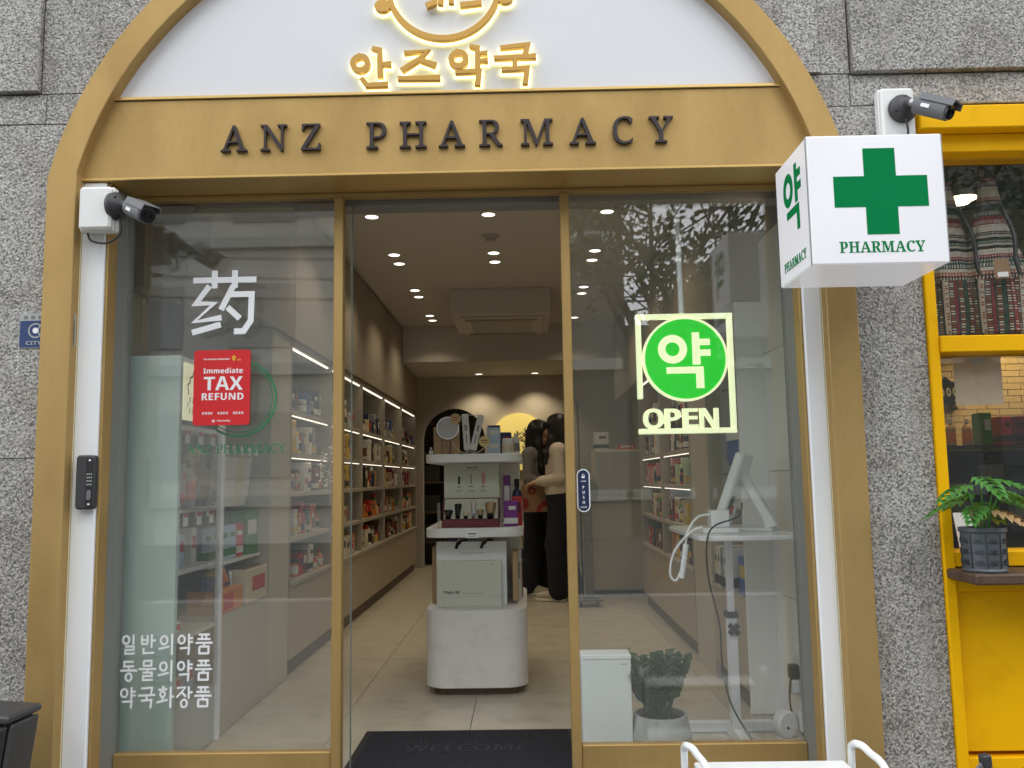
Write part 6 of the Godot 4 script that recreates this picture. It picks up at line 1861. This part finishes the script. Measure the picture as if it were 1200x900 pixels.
	for k in lv.size():
		var a: float = lv[k][0]
		var out := Vector3(cos(a), 0, sin(a) * 0.7)
		var tip: Vector3 = out * lv[k][1] * 0.55 + Vector3(0, 0.13 + lv[k][2] * 0.75, 0)
		var stem := obj("stem", B.new().tube(PackedVector3Array([V(0, 0.128, 0) + out * 0.02, (tip + V(0, 0.14, 0)) * 0.5 + out * 0.005, tip]), 0.0035, 0.002, 6), M.leaf_bright, p)
		var lb := B.new()
		var dirn := (out + Vector3(0, -0.15, 0)).normalized()
		var side := dirn.cross(Vector3.UP).normalized()
		var ln := 0.075 + 0.035 * ((k * 7) % 3) / 2.0
		for q in 6:
			var f := q / 5.0
			var base: Vector3 = tip + dirn * ln * f * 0.9 - Vector3(0, 0.03 * f * f, 0)
			for sd in [-1, 1]:
				var al: Vector3 = (side * sd * (1.0 - 0.6 * f) + dirn * (0.5 + 0.8 * f) + Vector3(0, -0.12, 0)).normalized()
				petal(lb, base, al, Vector3.UP, 0.064 * (1.0 - 0.35 * absf(f - 0.4)), 0.0135)
		lb.tube(PackedVector3Array([tip, tip + dirn * ln * 0.9 - Vector3(0, 0.03, 0)]), 0.003, 0.001, 5)
		obj("leaf", lb, M.leaf_bright if k != 10 else pal("tan"), p)
	# woven packs hanging behind the upper pane
	var fab := weave()
	for k in 2:
		var wp := thing("woven_pack", ["striped woven backpack hanging in the yellow shop's upper window, beside the cube sign", "striped woven backpack with a kraft paper tag in the yellow shop's upper window"][k], "backpack", Vector3([1.655, 1.80][k], 1.595, [-0.30, -0.26][k]))
		wp.rotation.y = [0.15, -0.2][k]
		var b := B.new()
		var prof := [[0.0, 0.10], [0.015, 0.125], [0.10, 0.13], [0.19, 0.125], [0.235, 0.120], [0.30, 0.095], [0.38, 0.075], [0.46, 0.055], [0.54, 0.04], [0.62, 0.025]]
		for i in prof.size() - 1:
			var sg := 44
			for j in sg:
				var q := []
				for c in [[i, j], [i, j + 1], [i + 1, j + 1], [i + 1, j]]:
					var a: float = TAU * c[1] / sg
					var rr: float = prof[c[0]][1] * (1.0 + 0.07 * sin(a * 9.0 + c[0] * 0.6) + 0.03 * sin(a * 5.0 + c[0] * 1.7))
					q.append([V(cos(a) * rr, prof[c[0]][0], -sin(a) * rr * 0.55), Vector2(fmod(float(c[1]) / sg * 2.0, 2.0), 1.0 - prof[c[0]][0] / 0.62)])
				var nn: Vector3 = (q[1][0] - q[0][0]).cross(q[3][0] - q[0][0]).normalized()
				b.tn(q[0][0], q[1][0], q[2][0], nn, nn, nn, q[0][1], q[1][1], q[2][1])
				b.tn(q[0][0], q[2][0], q[3][0], nn, nn, nn, q[0][1], q[2][1], q[3][1])
		obj("body", b, fab, wp)
		obj("strap", B.new().tube(curve(PackedVector3Array([V(-0.02, 0.60, 0), V(-0.015, 0.68, 0), V(0.0, 0.80, 0)])), 0.012, 0.010, 8), fab, wp)
		obj("cord", B.new().tube(curve(PackedVector3Array([V(0.03, 0.50, 0.04), V(0.055, 0.38, 0.07), V(0.05, 0.28, 0.085), V(0.06, 0.22, 0.09)])), 0.009, 0.007, 8), M.black, wp)
		if k == 1:
			obj("paper_tag", B.new().prism(round_rect(0.052, 0.075, 0.006, 3), 0, 0.0015), M.kraft, wp).transform = Transform3D(Basis(Vector3(0, 0, 1), 0.05), V(-0.005, 0.245, 0.10))
			obj("tag_print", B.new().box(V(-0.003, 0.222, 0.1025), V(0.036, 0.018, 0.0008)), M.vinyl_white, wp)
	obj("hanging_rail", B.new().tube(PackedVector3Array([V(1.46, 2.40, -0.29), V(2.7, 2.40, -0.29)]), 0.012, 0.012, 10), M.black, s)
	# shelves and goods deeper inside
	var sh := thing("bookcase", "dark open bookcase below the brick wall in the yellow shop", "bookcase", Vector3(0, 0, 0))
	for k in 4:
		obj("shelf_board", B.new().span(V(1.75, [0.45, 0.80, 1.03, 1.245][k] - 0.015, -2.30), V([4.2, 4.2, 2.80, 4.2][k] if k != 3 else 4.2, [0.45, 0.80, 1.03, 1.245][k], -2.02)), M.wood_dark, sh)
	obj("back_panel", B.new().span(V(1.75, 0.0, -2.386), V(4.2, 1.23, -2.31)), mat(0.02, 0.018, 0.016, 0.8), sh)
	for k in 8:
		product("notebook", 1, V(2.80 + 0.085 * k, 1.2456, -2.10), V(0.055, 0.165, 0.12), 0, ["red", "maroon", "navy", "yellow", "navy", "orange", "blue", "green"][k], "black", "black", "%s notebook, %s from the iron sign on the bookcase top" % [["red", "maroon", "navy", "yellow", "dark navy", "orange", "blue", "green"][k], NUM[k]], "notebook", "notebooks on the bookcase")
	for k in 3:
		product("small_bottle", 2, V(2.42 + 0.095 * k, 1.2456, -2.12), V(0.055, 0.16, 0.055), 0, "tan", "orange", "white", "small tan bottle, %s from the iron sign on the bookcase" % NUM[k], "bottle", "small bottles on the bookcase")
	product("book", 0, V(2.70, 1.2456, -2.12), V(0.05, 0.19, 0.13), 0, "green", "pale blue", "white", "grey green book standing beside the small tan bottles", "book")
	for k in 6:
		product("dark_pouch", 3, V(2.05 + 0.17 * k, [1.0306, 0.8006][k % 2], -2.12), V(0.14, 0.17, 0.13), 0, ["black", "brown", "black", "navy", "black", "brown"][k], "grey", "black", "%s pouch, %s along the %s board of the bookcase" % [["black", "brown", "black", "navy", "black", "brown"][k], NUM[k], ["third", "second"][k % 2]], "pouch", "pouches on the bookcase")
	var ir := thing("iron_sign", "ornate black iron sign on the brick wall of the yellow shop", "sign", V(2.57, 1.58, -2.36))
	ir.rotation.z = 0.06
	obj("plate", B.new().prism(PackedVector2Array([Vector2(-0.14, -0.05), Vector2(0.0, -0.06), Vector2(0.14, -0.045), Vector2(0.14, 0.055), Vector2(0.09, 0.065), Vector2(0.05, 0.10), Vector2(0.03, 0.065), Vector2(-0.06, 0.06), Vector2(-0.10, 0.085), Vector2(-0.14, 0.055)]), 0, 0.015, 0.003), M.black, ir)
	for k in 6:
		obj("letter", B.new().annulus(Vector2(-0.10 + 0.04 * k, 0.0), Vector2(0.006, 0.016), Vector2(0.014, 0.028), 0.0155, 0.020, 0, TAU, 14), M.plaque_grey, ir)
	for k in 3:
		obj("scroll", B.new().annulus(Vector2(-0.09 + 0.09 * k, -0.085), Vector2.ONE * 0.018, Vector2.ONE * 0.026, 0, 0.012, 0.4, 5.6, 18), M.black, ir)
	var ps := thing("paper_sheet", "beige paper sheet hanging under the yellow transom inside the glass", "paper", V(1.63, 1.42, -0.112))
	obj("sheet", B.new().box(V(0, 0, 0), V(0.17, 0.175, 0.001)), mat(0.50, 0.40, 0.28, 0.8), ps)
	obj("print", B.new().box(V(0.0, 0.07, 0.001), V(0.045, 0.02, 0.0006)), M.plaque_grey, ps)
	var nt := thing("white_card", "white folded card behind the tin pot inside the yellow shop", "card", V(1.575, 0.826, -0.17))
	obj("sheet", B.new().at(V(0, 0.06, 0), Vector3(-0.2, 0.2, 0)).box(Vector3.ZERO, V(0.075, 0.13, 0.002)), M.vinyl_white, nt)
	var rd := thing("red_pouch", "dark red pouch leaning behind the glass beside the tin pot", "pouch", V(1.64, 0.775, -0.22))
	obj("body", B.new().at(V(0, 0.10, 0), Vector3(0, 0, 0.35)).lathe(PackedVector2Array([Vector2(0, -0.10), Vector2(0.034, -0.09), Vector2(0.036, 0.02), Vector2(0.02, 0.085), Vector2(0, 0.09)]), 14, 1.0, 0.5), mat(0.25, 0.02, 0.03, 0.7), rd)
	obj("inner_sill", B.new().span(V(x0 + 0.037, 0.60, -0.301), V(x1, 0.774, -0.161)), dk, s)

# the cloth of the packs: bands of woven stripes, with columns of stripes on the lower part
func weave() -> StandardMaterial3D:
	var im := Image.create(256, 512, false, Image.FORMAT_RGB8)
	var cols := [Color(0.66, 0.64, 0.60), Color(0.10, 0.09, 0.10), Color(0.46, 0.08, 0.18), Color(0.74, 0.72, 0.68), Color(0.08, 0.24, 0.20), Color(0.52, 0.27, 0.12), Color(0.14, 0.16, 0.32), Color(0.20, 0.19, 0.19)]
	var g := RandomNumberGenerator.new()
	g.seed = 5
	var y := 0
	while y < 330:
		var h := g.randi_range(5, 18)
		var c: Color = cols[g.randi() % 8]
		im.fill_rect(Rect2i(0, y, 256, h), c)
		if h > 10:
			for k in 32:
				im.fill_rect(Rect2i(k * 8, y + 3, 4, h - 6), cols[(g.randi() % 2) * 3])
		y += h
	var x := 0
	while x < 256:
		var w := g.randi_range(4, 14)
		im.fill_rect(Rect2i(x, 330, w, 182), cols[g.randi() % 8])
		if w > 8:
			for k in 22:
				im.fill_rect(Rect2i(x + 2, 332 + k * 8, w - 4, 4), cols[3 if g.randi() % 2 else 5])
		x += w
	for yy in 512:
		for xx in 256:
			if (xx + yy) % 2 == 0:
				im.set_pixel(xx, yy, im.get_pixel(xx, yy).darkened(0.18))
	var m := mat(1, 1, 1, 0.9)
	m.albedo_texture = ImageTexture.create_from_image(im)
	return m
